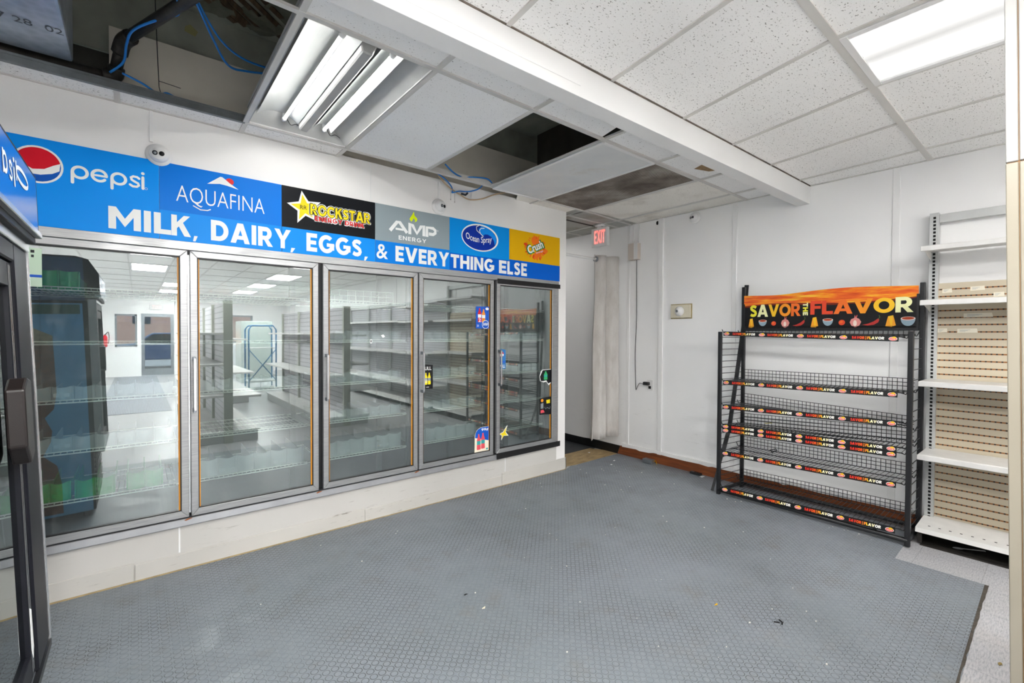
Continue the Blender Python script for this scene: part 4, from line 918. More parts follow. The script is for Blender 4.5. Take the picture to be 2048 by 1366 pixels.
m = MB(); m.m = 0; m.flat([(3.165, .725), (3.212, .727), (3.212, .765), (3.16, .76)], gl, .0014); m.m = 1; m.flat([(3.085, .68), (3.122, .68), (3.122, .735), (3.085, .73)], gl, .0014); m.m = 2; m.disc(3.105, .76, .018, .016, gl, .0014, 14); m.m = 3; m.flat([(3.085, .635), (3.14, .640), (3.12, .668), (3.085, .664)], gl, .0014); m.m = 1; m.stroke([(3.14, .69), (3.155, .67), (3.17, .685), (3.21, .67), (3.215, .69)], .005, gl, .0015)
m.build('print', [P['yellow'], P['grey'], P['orange'], P['pink']], t)
t = sticker('notice_sticker', 'pale green notice stuck at the upper left of the leftmost cooler door', x=-.39, z=1.65)
card(t, [(-.435, 1.648), (-.372, 1.648), (-.372, 1.842), (-.435, 1.842)], flat('pale_green_paper', 'c4dcc4'))
m = MB(); m.m = 0; m.flat([(-.412, 1.818), (-.398, 1.818), (-.398, 1.832), (-.412, 1.832)], gl, .0014); m.flat([(-.410, 1.795), (-.400, 1.795), (-.400, 1.808), (-.410, 1.808)], gl, .0014); m.m = 1; m.flat([(-.435, 1.695), (-.372, 1.695), (-.372, 1.708), (-.435, 1.708)], gl, .0014); m.build('print', [P['black'], P['blue']], t)
for nm, z0, z1, s, lab in (('black_tape', 1.876, 1.922, 0, 'black tape strip along the top of the rightmost cooler door'), ('black_tape', .272, .328, 1, 'black tape strip along the bottom of the rightmost cooler door')):
    o = top(MB().prism([(2.530, z0), (3.335+.01*s, z0+.004), (3.335+.01*s, z1), (2.530, z1)], lambda x, z, d: (x, 3.3015-d, z), -.001, .0012).build(nm, M['tape'], loc=(2.93, 3.30, z0)), lab, 'tape')
# loose bits seen on the middle door
top(MB().flat([(1.43, 1.405), (1.45, 1.412), (1.463, 1.395), (1.445, 1.386)], gl, .0012).build('sticker_scrap', P['white'], loc=(1.445, 3.316, 1.4)), 'tiny pale sticker scrap on the middle cooler door', 'sticker')
m = MB(); m.m = 0; m.flat([(1.345, 1.345), (1.36, 1.345), (1.36, 1.375), (1.345, 1.375)], gl, .001); m.m = 1; m.flat([(1.349, 1.352), (1.356, 1.352), (1.356, 1.369), (1.349, 1.369)], gl, .0015)
top(m.build('number_sticker', [P['white'], P['black']], loc=(1.35, 3.316, 1.345)), 'tiny black and white sticker on the middle cooler door', 'sticker')

# ------------------------------------------------------------------ dome cameras
def dome(loc, nrm, lab, look, r=.062):
    t = thing('security_camera', loc, lab, 'security camera', 'white dome cameras')
    L = Vector(loc); N = Vector(nrm)
    MB().lathe([(r, 0), (r, .008), (r*.93, .018), (r*.72, .028)], L, N, 32).build('base', M['white'], t)
    lk = Vector(look).normalized(); c = L+N*.022; pr_ = []
    for q in range(0, 91, 9): pr_.append((r*.74*math.cos(R(q)), r*.74*math.sin(R(q))))
    pr_ = [(r*.74, -.012)]+[p for p in pr_ if p[0] > r*.52]+[(r*.50, r*.56)]
    MB().lathe(pr_, c, lk, 32).build('eyeball', M['white'], t)
    a = lk.cross(Vector((0, 0, 1))).normalized(); f_ = c+lk*(r*.565)
    m = MB(); m.m = 0; m.lathe([(r*.20, 0), (r*.20, .003)], f_-a*r*.24, lk, 16); m.build('lens', M['rubberblack'], t)
    m = MB(); m.m = 0; m.lathe([(r*.20, 0), (r*.20, .002)], f_+a*r*.24, lk, 16); m.m = 1; m.lathe([(r*.12, .002), (r*.12, .003)], f_+a*r*.24, lk, 12); m.build('infrared_lamp', [M['rubberblack'], M['steel']], t)
dome((.104, YW, 2.437), (0, -1, 0), 'white dome camera above the blue globe sign panel', (-.12, -1, -.10), .064)
dome((1.944, YW, 2.474), (0, -1, 0), 'white dome camera below the dangling blue cables', (.35, -1, -.12), .064)
dome((XB, 2.455, 2.617), (-1, 0, 0), 'white dome camera on the back wall under the ceiling', (-1, .30, -.12), .060)
for x, z0, z1, lab in ((.070, 2.505, ZC-.0, 'white cable cover above the left dome camera'), (1.945, 2.54, ZC-.002, 'white cable cover above the right dome camera')):
    top(MB().box(x-.009, x+.009, YW-.010, YW, z0, z1).build('cable_cover', M['trimwhite'], loc=(x, YW, z0), bevel=.002), lab, 'cable cover')
m = MB()
for x, z in ((2.06, 2.56), (2.10, 2.545)): m.stroke([(x, z+.07), (x, z)], .003, lambda a, b, d: (a, YW-.001-d, b)); m.disc(x, z-.004, .004, .007, lambda a, b, d: (a, YW-.001-d, b), .0003, 10)
struct(m.build('trim_14', pbr('wall_drip_mark', '8b8a86', .7)))

# ================================================================== BACK WALL
fb = lambda y, z, d: (XB-d, y, z)
t = thing('wall_light', (XB, 2.60, 1.587), 'cream-edged rectangular wall plate with round white sensor, centred on the back wall', 'wall fixture')
MB().prism([(2.477, 1.587), (2.722, 1.587), (2.722, 1.743), (2.477, 1.743)], fb, 0, .006).build('plate', pbr('yellowed_adhesive_plate', 'a99b6f', .6, var=.3, vs=20), t, bevel=.003)
MB().prism([(2.487, 1.597), (2.712, 1.597), (2.712, 1.733), (2.487, 1.733)], fb, .006, .028).build('body', pbr('cream_plastic', 'd6cfba', .4), t, bevel=.006, seg=2)
MB().lathe([(.052, 0), (.052, .018), (.040, .032), (.024, .046), (.020, .050)], (XB-.028, 2.600, 1.665), (-1, .12, 0), 24).build('sensor_head', M['white'], t)
MB().lathe([(.014, 0), (.014, .003)], (XB-.078, 2.606, 1.665), (-1, .12, 0), 14).build('lens', M['steel'], t)
t = thing('junction_box', (XB, 3.17, 2.27), 'beige square junction box hanging under white raceways on the back wall', 'junction box')
MB().box(XB-.075, XB-.002, 3.108, 3.232, 2.27, 2.455).build('box', pbr('beige_box_paint', 'c9bfb6', .5, var=.05), t, bevel=.004)
MB().box(XB-.079, XB-.075, 3.100, 3.150, 2.27, 2.455).build('side_cover', M['white'], t, bevel=.001)
for y, lab in ((3.205, 'left of two white raceways above the beige junction box'), (3.135, 'right of two white raceways above the beige junction box')):
    top(MB().box(XB-.014, XB, y-.010, y+.010, 2.456, ZC).build('cable_cover', M['trimwhite'], loc=(XB, y, 2.46), bevel=.002), lab, 'cable cover')
p = [(XB-.02, 3.150, 2.268), (XB-.012, 3.155, 2.0), (XB-.010, 3.152, 1.6), (XB-.012, 3.165, 1.2), (XB-.010, 3.158, .9), (XB-.012, 3.150, .795), (XB-.022, 3.135, .80), (XB-.035, 3.09, .865), (XB-.04, 3.04, .865)]
t = thing('power_adapter', (XB, 3.0, .86), 'black power adapter with thin cord plugged into the wall outlet', 'power adapter')
MB().tube(bez(p, 6), .0035, 6).build('cord', M['black'], t)
MB().box(XB-.052, XB-.010, 2.965, 3.035, .855, .890).build('plug', M['black'], t, bevel=.005)
t = thing('wall_outlet', (XB, 2.97, .81), 'white duplex outlet plate on the back wall', 'outlet')
MB().prism([(2.932, .80), (3.008, .80), (3.008, .915), (2.932, .915)], fb, 0, .008).build('plate', M['white'], t, bevel=.002)
MB().prism([(2.955, .815), (2.985, .815), (2.985, .845), (2.955, .845)], fb, .008, .013).build('socket', M['rubberblack'], t)
top(MB().disc(2.897, 2.645, .016, .022, fb, .002, 10).build('wall_hole', M['blackhole'], loc=(XB, 2.897, 2.645)), 'small ragged dark hole high on the back wall', 'hole')
# exit sign under the corridor ceiling
t = thing('exit_sign', (4.10, 3.45, ZC), 'white ceiling-hung sign with glowing red lettering', 'exit sign')
M['exitred'] = emis('red_sign_glow', (1, .09, .06), .5)
MB().lathe([(.06, 0), (.06, .016), (.045, .022)], (4.13, 3.45, ZC-.022), (0, 0, 1), 24).build('canopy', M['white'], t)
MB().box(4.105, 4.155, 3.335, 3.565, 2.43, 2.642).build('housing', M['white'], t, bevel=.006, seg=2)
MB().box(4.115, 4.145, 3.42, 3.48, 2.642, 2.66).build('stem', M['white'], t)
m = MB(); fx = lambda x, z, d: (4.1035-d, 3.545-x, z)
word(m, 'EXIT', .030, .185, 2.462, 2.612, fx, .0012, .17, .14); m.build('lettering', M['exitred'], t)
# curtain on its rod
t = thing('curtain_rod', (3.9, 3.445, 2.275), 'white curtain rod spanning the corridor doorway', 'curtain rod')
MB().tube([(3.46, 3.445, 2.277), (XB, 3.445, 2.277)], .015, 12).build('rod', M['white'], t)
MB().lathe([(.028, 0), (.028, .006), (.02, .012)], (XB-.012, 3.445, 2.277), (1, 0, 0), 20).build('flange', M['white'], t)
t = thing('curtain', (4.18, 3.44, .21), 'greyish stained curtain bunched against the back wall on grommets', 'curtain')
def fabric():
    k = NT('stained_grey_curtain'); v = k.co(); n = k.noise(k.scl(v, (3, 3, 1)), 3.5, 5, .65); z = k.n('ShaderNodeSeparateXYZ'); k.l(v, z.inputs[0])
    w = k.noise(v, 400, 1)
    k.col(k.mix(k.math('MULTIPLY', k.ramp(n, [(.45, (0,)*3), (.68, (1,)*3)]), .30), k.ramp(w, [(.3, srgb('bdb9b4')), (.7, srgb('c9c6c2'))]), srgb('8b7f74'))); k.b.inputs['Roughness'].default_value = .85; k.b.inputs['Sheen Weight'].default_value = .2; return k.m
m = MB(); nu, nv = 72, 24; vs = []
def cpt(u, v_):
    z = 2.320-(2.320-.215)*v_ + (.035*u if v_ > .5 else 0)*v_
    x = 3.985+.405*u+.012*math.sin(9*v_)*(1-u)-.035*(1-u)*v_
    a = 2*math.pi*(2.5*u**.9+.05); y = 3.445-.10*u-.045*math.cos(a)*(.75+.25*v_)-.018*math.sin(2.3*a+3*v_)*v_
    return (x+.018*math.sin(a)*.9, y, z)
for i in range(nu+1):
    for j in range(nv+1): vs.append(cpt(i/nu, j/nv))
m.add(vs, [(i*(nv+1)+j, (i+1)*(nv+1)+j, (i+1)*(nv+1)+j+1, i*(nv+1)+j+1) for i in range(nu) for j in range(nv)], True)
o = m.build('fabric', fabric(), t); s = o.modifiers.new('thick', 'SOLIDIFY'); s.thickness = .0025
for u in (.10, .21):
    c = cpt(u, .02)
    m = MB(); pts = [(c[0], 3.445+.026*math.cos(q), 2.277+.026*math.sin(q)) for q in [2*math.pi*k/16 for k in range(17)]]
    m.tube(pts, .006, 6, False); m.build('grommet', M['steel'], t)

# ================================================================== SNACK RACK
Xf, Xk, yl, yr = 3.985, 4.335, 1.963, .674
t = thing('snack_rack', ((Xf+Xk)/2, (yl+yr)/2, 0), 'black wire snack rack with flame-topped header sign and seven shelves', 'display rack')
for x, y, h in ((Xf, yl, 1.448), (Xf, yr, 1.448), (Xk, yl-.045, 1.86), (Xk, yr+.0, 1.80)):
    m = MB(); m.box(x-.014, x+.014, y-.015, y+.015, .007, h); m.build('post', M['black'], t, bevel=.004, seg=2)
m = MB()
for z in (.046,):
    m.tube([(Xf, yl, z), (Xf, yr, z)], .017, 10); m.tube([(Xk, yl-.045, z), (Xk, yr, z)], .015, 10); m.tube([(Xf, yl, z), (Xk, yl-.045, z)], .015, 10); m.tube([(Xf, yr, z), (Xk, yr, z)], .015, 10)
for y in (1.75, .85): m.cyl((Xf-.002, y, .058), (Xf-.002, y, .075), .012, 10)
m.build('base_rail', M['black'], t)
for y0, y1, n, nm in ((yl, yl-.045, 25, 'left'), (yr, yr, 19, 'right')):
    m = MB()
    for k in range(n):
        z = .12+(1.40-.12)*k/(n-1); m.tube([(Xf, y0, z), (Xk, y1, z)], .0028, 5)
    m.build('side_ladder', M['black'], t)
inks = [flat('strip_'+k, v, .35) for k, v in (('black', '131315'), ('red', 'e0311f'), ('redorange', 'ea5a1e'), ('orange', 'ef8a22'), ('yellow', 'f2c533'), ('cream', 'f6eec0'), ('white', 'f3f1ea'), ('pink', 'e0646a'))]
def rackshelf(fl, fr, bl, br, ht=.086):
    """fl..br: heights of the shelf's front and back corners, left and right"""
    ya, yb = 1.93, .705; xa, xb = Xf+.004, Xk-.022
    def sz(y, x):
        u = (ya-y)/(ya-yb); v = (x-xa)/(xb-xa); return (fl*(1-u)+fr*u)*(1-v)+(bl*(1-u)+br*u)*v
    m = MB()
    for x in (xa, (xa+xb)/2, xb): m.tube([(x, ya, sz(ya, x)-.003), (x, yb, sz(yb, x)-.003)], .0035, 5)
    for k in range(42):
        y = ya-(ya-yb)*(k+.3)/41.6; yq = y
        m.tube([(xa, y, sz(y, xa)), (xb-.008, y, sz(y, xb)), (xb, y, sz(y, xb)+.008), (xb, y, sz(y, xb)+ht)], .0021, 4)
    for h in (.03, .058, ht): m.tube([(xb, ya-.01, sz(ya, xb)+h), (xb, yb, sz(yb, xb)+h)], .0024, 4)
    for y, e, zz in ((ya, yl-.016, 0), (yb, yr+.016, 0)):
        for x in (xa+.01, xb-.01):
            z = sz(y, x); m.tube([(x, y+(.02 if e < y else -.02), z-.004), (x, (y+e)/2, z-.012), (x, e, z+.004), (x, e+(.008 if e > y else -.008), z+.022)], .0034, 5)
    s = m.build('shelf', M['black'], t)
    # price strip: tilted face, lettering along it
    A, B = 1.925, .735
    zl = lambda y: fl+(fr-fl)*(A-y)/(A-B)
    fp = lambda q, h, d: (Xf-.016-d-.010*(1-h), A-q, zl(A-q)-.034+.038*h)
    L = A-B
    MB().prism([(0, 0), (L, 0), (L, 1), (0, 1)], fp, -.003, 0).build('price_strip', inks[0], s)
    m = MB()
    for x0, x1 in ((.079, .266), (.360, .549), (.645, .831), (.929, 1.114)):
        w = x1-x0
        word(m, 'SAVOR', x0, x0+w*.40, .26, .76, fp, .0006, .27, .04, [1, 1, 1, 2, 2]); m.m = 3
        for q in (.2, .42, .64): m.flat([(x0+w*.42, q), (x0+w*.455, q), (x0+w*.455, q+.12), (x0+w*.42, q+.12)], fp, .0006)
        word(m, 'FLAVOR', x0+w*.48, x1, .26, .76, fp, .0006, .27, .04, [3, 4, 5, 5, 6, 6])
    m.build('strip_lettering', inks, s)
    m = MB()
    for x in (.029, .318, .60, .878, 1.16):
        m.m = 6; m.disc(x, .47, .0235, .34, fp, .0005, 20); m.m = 7; m.disc(x, .45, .021, .28, fp, .0008, 20); m.m = 4; m.disc(x+.006, .66, .011, .20, fp, .0010, 14); m.m = 1; m.disc(x, .40, .019, .17, fp, .0013, 16); m.m = 6; m.flat([(x-.014, .36), (x+.014, .36), (x+.014, .46), (x-.014, .46)], fp, .0016)
    m.build('strip_badge', inks, s)
for a in ((1.446, 1.414, 1.440, 1.430, .05), (1.020, 1.037, 1.018, 1.024), (.806, .840, .798, .752), (.636, .668, .612, .668), (.602, .630, .580, .640), (.400, .424, .402, .412), (.083, .113, .100, .118)): rackshelf(*a)
# header sign
def flameprint():
    k = NT('flame_print'); v = k.co(); n = k.noise(k.scl(v, (1, 1.5, 14)), 2.2, 4, .6)
    k.col(k.ramp(n, [(.30, srgb('c73c12')), (.46, srgb('e8641a')), (.56, srgb('f29a1c')), (.66, srgb('f6c63a'))])); k.b.inputs['Roughness'].default_value = .3; return k.m
hs = bpy.data.objects.new('header_sign', None); COL.objects.link(hs); hs.parent = t; hs.location = (Xk-.02-(Xf+Xk)/2, 0, 1.47)
fh = lambda q, z, d: (Xk-.022-d, 1.906-q, z)
HL = 1.213
def wave(q): u = q/HL; return 1.780-.012*math.exp(-((u-.22)/.17)**2)+.020*math.exp(-((u-.66)/.28)**2)-.006*u
prof = [(HL*i/40, wave(HL*i/40)) for i in range(41)]
MB().prism([(0, 1.475), (HL, 1.475)]+prof[::-1], fh, -.003, 0).build('panel', inks[0], hs)
lowb = [(HL*i/40, 1.682+.012*math.sin(7*i/40)+.012*i/40) for i in range(41)]
m = MB()
m.add([fh(q, z, .0005) for q, z in prof]+[fh(q, z, .0005) for q, z in lowb], [(i, i+1, 42+i, 41+i) for i in range(40)]); m.build('flame_band', flameprint(), hs)
m = MB(); fade = flat('flame_edge', '7a2410', .35)
m.add([fh(q, z, .0003) for q, z in lowb]+[fh(q, z-.012-.004*math.sin(i*.9), .0003) for i, (q, z) in enumerate(lowb)], [(i, i+1, 42+i, 41+i) for i in range(40)]); m.build('flame_fringe', fade, hs)
ink2 = [flat('header_'+k, v, .35) for k, v in (('lemon', 'e9e23c'), ('gold', 'f2bf2a'), ('amber', 'ee9526'), ('orange', 'e8702a'), ('red', 'de4a2c'), ('pale', 'eeeeb4'), ('bowl', '8fa6b4'), ('sauce', 'b4441f'), ('onion', 'd98c86'), ('cream', 'f0dcd0'), ('cheese', 'f0a32a'), ('green', '5a7a3a'), ('skin', 'b5342e'))]
m = MB()
word(m, 'SAVOR', .052, .463, 1.582, 1.690, fh, .001, .23, .02, [0, 5, 1, 2, 3]); word(m, 'FLAVOR', .535, 1.186, 1.590, 1.702, fh, .001, .23, .03, [4, 4, 3, 2, 1, 5])
m.m = 0
ft = lambda a, b, d: fh(.512-(b-1.60), 1.690-(a-.0), d)
word(m, 'THE', .0, .105, 1.60, 1.638, lambda a, b, d: fh(.480+(b-1.60), 1.690-a, d), .001, .26, .10, [5, 0, 5])
m.build('lettering', ink2, hs)
m = MB()
def cheese(x, s=1.): m.m = 10; m.flat([(x-.026*s, 1.488), (x+.006*s, 1.484), (x+.028*s, 1.496), (x+.014*s, 1.570), (x-.012*s, 1.564)], fh, .001); m.m = 1; m.flat([(x-.012*s, 1.564), (x+.014*s, 1.570), (x+.008*s, 1.486), (x+.004*s, 1.486)], fh, .0012)
def bowl(x, s=1.):
    m.m = 6; m.flat([(x+.036*s*math.cos(R(q)), 1.545+.048*s*math.sin(R(q))) for q in range(180, 361, 15)], fh, .001); m.m = 9; m.disc(x, 1.545, .036*s, .012*s, fh, .0013, 20); m.m = 7; m.disc(x, 1.546, .030*s, .009*s, fh, .0016, 20)
def tomato(x, s=1.): m.m = 4; m.disc(x, 1.522, .022*s, .021*s, fh, .001, 18, rot=.5); m.m = 3; m.disc(x-.004, 1.526, .012*s, .009*s, fh, .0013, 12, rot=.5)
def onion(x, s=1.):
    m.m = 8; m.flat([(x, 1.482), (x+.024*s, 1.498), (x+.034*s, 1.525), (x+.022*s, 1.549), (x+.008*s, 1.556), (x+.012*s, 1.578), (x+.002, 1.562), (x-.004, 1.580), (x-.006*s, 1.556), (x-.024*s, 1.547), (x-.033*s, 1.522), (x-.022*s, 1.496)], fh, .001); m.m = 9; m.disc(x-.002, 1.515, .011*s, .022*s, fh, .0013, 14); m.m = 12; m.flat([(x+.004, 1.556), (x+.014, 1.582), (x-.002, 1.566)], fh, .0016)
def chili(x, s=1.): m.m = 12; m.flat([(x-.05*s, 1.502), (x-.02*s, 1.510), (x+.012*s, 1.527), (x+.034*s, 1.548), (x+.042*s, 1.540), (x+.036*s, 1.520), (x+.014*s, 1.502), (x-.02*s, 1.496)], fh, .001); m.m = 11; m.stroke([(x+.036*s, 1.546), (x+.044*s, 1.558), (x+.040*s, 1.572)], .004, fh, .0013)
for f_, u, s in ((cheese, .064, .9), (bowl, .163, .95), (tomato, .254, .9), (onion, .346, 1.), (chili, .454, 1.), (cheese, .565, 1.), (bowl, .660, 1.), (tomato, .755, 1.), (onion, .843, 1.1), (chili, .944, 1.15), (cheese, 1.057, 1.15), (bowl, 1.157, 1.15)): f_(u, s)
m.build('food_pictures', ink2, hs)
m = MB(); m.box(Xk-.03, Xk-.006, yr+.016, 1.925, 1.456, 1.478); m.box(Xk-.028, Xk-.008, yr+.016, yr+.028, 1.478, 1.72); m.box(Xk-.028, Xk-.008, 1.898, 1.910, 1.478, 1.70)
m.build('frame', M['black'], hs)
m = MB(); m.tube([(4.19, 1.60, .412), (4.17, 1.61, .44), (4.18, 1.57, .455), (4.21, 1.57, .44), (4.2, 1.60, .418), (4.18, 1.60, .425)], .004, 6)
top(m.build('wire_clip', M['black'], loc=(4.19, 1.59, .41)), 'small black wire clip lying on the second shelf from the bottom of the rack', 'clip')
top(MB().flat([(4.20, 1.66), (4.26, 1.63), (4.28, 1.645), (4.24, 1.672), (4.21, 1.68)], lambda x, y, d: (x, y, .655)).build('leaf_scrap', pbr('yellow_scrap', 'b7a824', .7), loc=(4.24, 1.65, .65)), 'yellow scrap lying on the fourth shelf of the rack', 'scrap')
# loose slanting bar leaning on the wall behind the rack
m = MB(); P_ = [(4.012, 2.035, .012), (4.06, 2.028, .12), (4.16, 2.022, .30), (4.28, 2.012, .55), (4.395, 1.945, 1.50), (4.405, 1.925, 1.885)]
for k in range(5): m.bar(P_[k], P_[k+1], .020 if k < 2 else .034, .016, (1, .2, 0))
top(m.build('leaning_bar', M['black'], loc=(4.2, 2.0, 0)), 'loose black bent bar leaning against the wall behind the rack', 'bar')

# ================================================================== WHITE WALL SHELVING
def slat(nm, c, groove, pitch, z0, hole=True):
    k = NT(nm); v = k.co(); s = k.n('ShaderNodeSeparateXYZ'); k.l(v, s.inputs[0])
    f = k.math('FRACT', k.math('MULTIPLY', k.math('SUBTRACT', s.outputs[2], z0), 1/pitch))
    g = k.math('LESS_THAN', f, .19)
    fy = k.math('FRACT', k.math('MULTIPLY', s.outputs[1], 1/.0254)); h = k.math('LESS_THAN', k.math('ABSOLUTE', k.math('SUBTRACT', fy, .5)), .17)
    n = k.noise(v, 3, 4); base = k.ramp(n, [(.35, srgb(c)), (.7, tuple(min(1, x*1.06) for x in srgb(c)))])
    gm = k.mix(k.math('MULTIPLY', h, 1.0 if hole else 0.0), srgb(groove), srgb('2a1a0e'))
    k.col(k.mix(g, base, gm)); k.b.inputs['Roughness'].default_value = .5; k.bump(k.math('MULTIPLY', g, -1), .4, .004); return k.m
M['slatcream'] = slat('cream_slotted_board', 'bdb29c', '8a5a2c', .0498, .0485)
M['slatgrey'] = slat('pale_slotted_board', 'aeacb2', '7c7a80', .0498, .0485, False)
def gondola(y1, y0, zs, board, lab, ztop, zb, depth=.335, base=.125, hide=False):
    t = thing('wall_shelving', (4.25, (y0+y1)/2, 0), lab, 'shelving', 'wall shelving sections')
    for y in (y1-.026, y0+.026):
        m = MB(); m.m = 0; m.box(4.355, 4.415, y-.024, y+.024, 0, ztop); m.m = 1
        z = .10
        while z < ztop-.02: m.box(4.3538, 4.356, y-.009, y+.005, z, z+.016); z += .0255
        m.build('upright', [M['greysteel'], M['blackhole']], t)
    MB().box(4.395, 4.403, y0+.05, y1-.05, base, zb).build('back_panel', board, t)
    MB().box(4.37, 4.40, y0+.05, y1-.05, ztop-.07, ztop-.012).build('top_rail', M['greysteel'], t, bevel=.002)
    for z in zs:
        xf = 4.395-depth
        m = MB(); m.box(xf+.012, 4.39, y0+.004, y1-.004, z-.010, z); m.box(xf, xf+.014, y0, y1, z-.036, z-.002)
        for y in (y0+.012, y1-.012): m.prism([(4.37, z-.012), (xf+.03, z-.012), (xf+.03, z-.022), (4.37, z-.075)], lambda x, q, d: (x, d, q), y-.003, y+.003)
        m.build('shelf', M['shelfwhite'], t, bevel=.003)
    m = MB(); xf = 4.395-depth
    m.prism([(xf, base-.030), (xf+.006, base), (4.39, base+.012), (4.39, base-.004), (xf+.012, base-.014), (xf+.010, base-.030)], lambda x, q, d: (x, d, q), y0, y1); m.m = 1
    for k in range(22):
        y = y1-.06-k*.052; m.box(xf+.075, xf+.08, y-.006, y+.006, base+.002, base+.0052)
    m.build('base_deck', [M['shelfwhite'], M['blackhole']], t)
    m = MB()
    for y in (y0+.015, y1-.015): m.box(xf+.06, 4.39, y-.012, y+.012, .006, base-.012)
    m.build('base_leg', M['iron'], t)
    return t
gondola(.650, -.566, (2.022, 1.660, 1.115, .620), M['slatcream'], 'white steel wall shelving with cream slotted back, beside the snack rack', 2.285, 1.790, .325)
gondola(-.570, -1.786, (1.95, 1.66, 1.06, .47), M['slatgrey'], 'second wall shelving section from the snack rack, seen mirrored in the cooler doors', 2.08, 2.0, .42)
gondola(-1.790, -3.006, (1.68, 1.07, .47), M['slatgrey'], 'third wall shelving section from the snack rack, seen mirrored in the cooler doors', 2.08, 2.0, .42)
gondola(-3.010, -4.226, (1.68, 1.07, .47), M['slatgrey'], 'fourth wall shelving section from the snack rack, seen mirrored in the cooler doors', 2.08, 2.0, .42)
gondola(-4.230, -5.446, (1.68, 1.07, .47), M['slatgrey'], 'fifth wall shelving section from the snack rack, seen mirrored in the cooler doors', 2.08, 2.0, .42)
gondola(-5.450, -6.560, (1.68, 1.07, .47), M['slatgrey'], 'farthest wall shelving section from the snack rack, seen mirrored in the cooler doors', 2.08, 2.0, .42)
top(MB().box(4.10, 4.40, -6.5, .63, .0005, .003).build('dark_floor_strip', M['kick'], loc=(4.25, -1.8, 0)), 'dark strip of floor under the white wall shelving', 'dirt')  # thin dark mottled sheet laid on the floor below the shelving
struct(MB().box(4.40, 4.43, -6.5, .64, .0, .09).build('baseboard_shelving', M['rubberblack']))
for y0_, z, w, lab in ((.58, 1.735, .05, 'shelf price label above the upper row of the cream board'), (.44, 1.742, .07, 'faint paper label at upper middle of the cream board'), (.33, 1.695, .05, 'paper label just above the second shelf'), (.47, 1.56, .14, 'torn paper label below the second shelf of the cream board'), (.50, 1.455, .10, 'crumpled paper label in the middle of the cream board'), (.60, 1.457, .05, 'paper label at the left edge of the cream board')):
    m = MB(); m.m = 0; m.prism([(y0_, z-.014), (y0_-w, z-.012), (y0_-w*.96, z+.016), (y0_, z+.014)], lambda y, q, d: (4.394-d, y, q), 0, .001); m.m = 1
    for k in range(3): m.flat([(y0_-w*.12, z-.006+k*.006), (y0_-w*(.4+.12*k), z-.006+k*.006), (y0_-w*(.4+.12*k), z-.004+k*.006), (y0_-w*.12, z-.004+k*.006)], lambda y, q, d: (4.3925, y, q))
    top(m.build('paper_label', [pbr('paper_label', 'e2dccb', .8) if 'paper_label' not in bpy.data.materials else bpy.data.materials['paper_label'], M['steel']], loc=(4.393, y0_, z)), lab, 'label')
t = thing('plastic_spoon', (4.26, .40, .004), 'white plastic spoon lying under the lowest shelf of the white shelving', 'spoon')
m = MB(); m.disc(4.215, .455, .030, .018, lambda x, y, d: (x, y, .008), 0, 18, rot=-.9); m.build('bowl', M['white'], t)
MB().bar((4.23, .435, .008), (4.30, .335, .008), .010, .003).build('handle', M['white'], t)

# ================================================================== CREAM POST AT THE RIGHT EDGE
yc = lambda z: .0875+.021*z
m = MB()
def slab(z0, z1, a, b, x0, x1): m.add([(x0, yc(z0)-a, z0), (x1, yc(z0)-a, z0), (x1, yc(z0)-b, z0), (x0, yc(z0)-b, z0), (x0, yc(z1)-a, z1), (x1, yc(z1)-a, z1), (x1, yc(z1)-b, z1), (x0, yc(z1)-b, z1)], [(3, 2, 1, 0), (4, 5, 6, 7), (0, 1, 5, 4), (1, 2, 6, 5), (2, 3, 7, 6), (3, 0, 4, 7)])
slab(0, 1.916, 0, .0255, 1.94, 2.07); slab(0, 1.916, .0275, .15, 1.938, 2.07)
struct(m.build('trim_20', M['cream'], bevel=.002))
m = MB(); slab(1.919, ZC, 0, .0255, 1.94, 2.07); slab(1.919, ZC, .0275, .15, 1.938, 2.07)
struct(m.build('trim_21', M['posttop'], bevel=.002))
m = MB(); slab(0, ZC, .003, .14, 1.945, 2.065); struct(m.build('trim_22', pbr('joint_stain', '9a7650', .8)))

# ================================================================== BLACK MERCHANDISER AT THE LEFT EDGE
t = thing('beverage_cooler', (-.190, 1.905, 0), 'black glass-front beverage merchandiser with blue lit header at the left edge', 'beverage cooler', rot=(0, R(-1.9), 0))
def part(m, nm, mats, par=None, **k): return m.build(nm, mats, par or t, local=True, **k)
M['fridgeblue'] = pbr('blue_header_print', '1566c4', .15, var=.12, vs=20)
M['sideblue'] = pbr('blue_side_print', '5fb4ea', .3, var=.12, vs=5)
DY = -.78
m = MB(); m.box(-.70, -.045, DY+.004, -.004, .50, 1.66); m.m = 1
m.box(-.70, -.06, DY+.004, -.004, .06, .50); m.m = 0
part(m, 'cabinet', [M['blackgloss'], M['black']], bevel=.004)
m = MB(); m.prism([(-.70, 1.66), (.028, 1.70), (.028, 1.865), (-.030, 1.975), (-.10, 1.995), (-.70, 1.995)], lambda x, z, d: (x, d, z), DY, 0); part(m, 'header', M['blackgloss'], bevel=.003)
m = MB(); m.prism([(.0285, 1.712), (.0285, 1.858), (-.026, 1.962), (-.03, 1.962), (.02, 1.858), (.02, 1.712)], lambda x, z, d: (x, d, z), DY+.02, -.016); hp = part(m, 'header_panel', M['fridgeblue'])
fl = lambda q, z, d: (.0287+d, q, z)      # q runs toward +y: the header reads left to right from the shop floor
m = MB(); w = .010
def lp(a, b, z, h, w):
    m.stroke([(a+w/2, z-h*.55), (a+w/2, z+h/2)], w, fl, .0011, cap=False); m.stroke([((a+b)/2+(b-a-w)/2*math.cos(R(q)), z+(h-w)/2*math.sin(R(q))) for q in range(-180, 181, 15)], w, fl, .0007)
lp(-.312, -.150, 1.805, .045, .010)
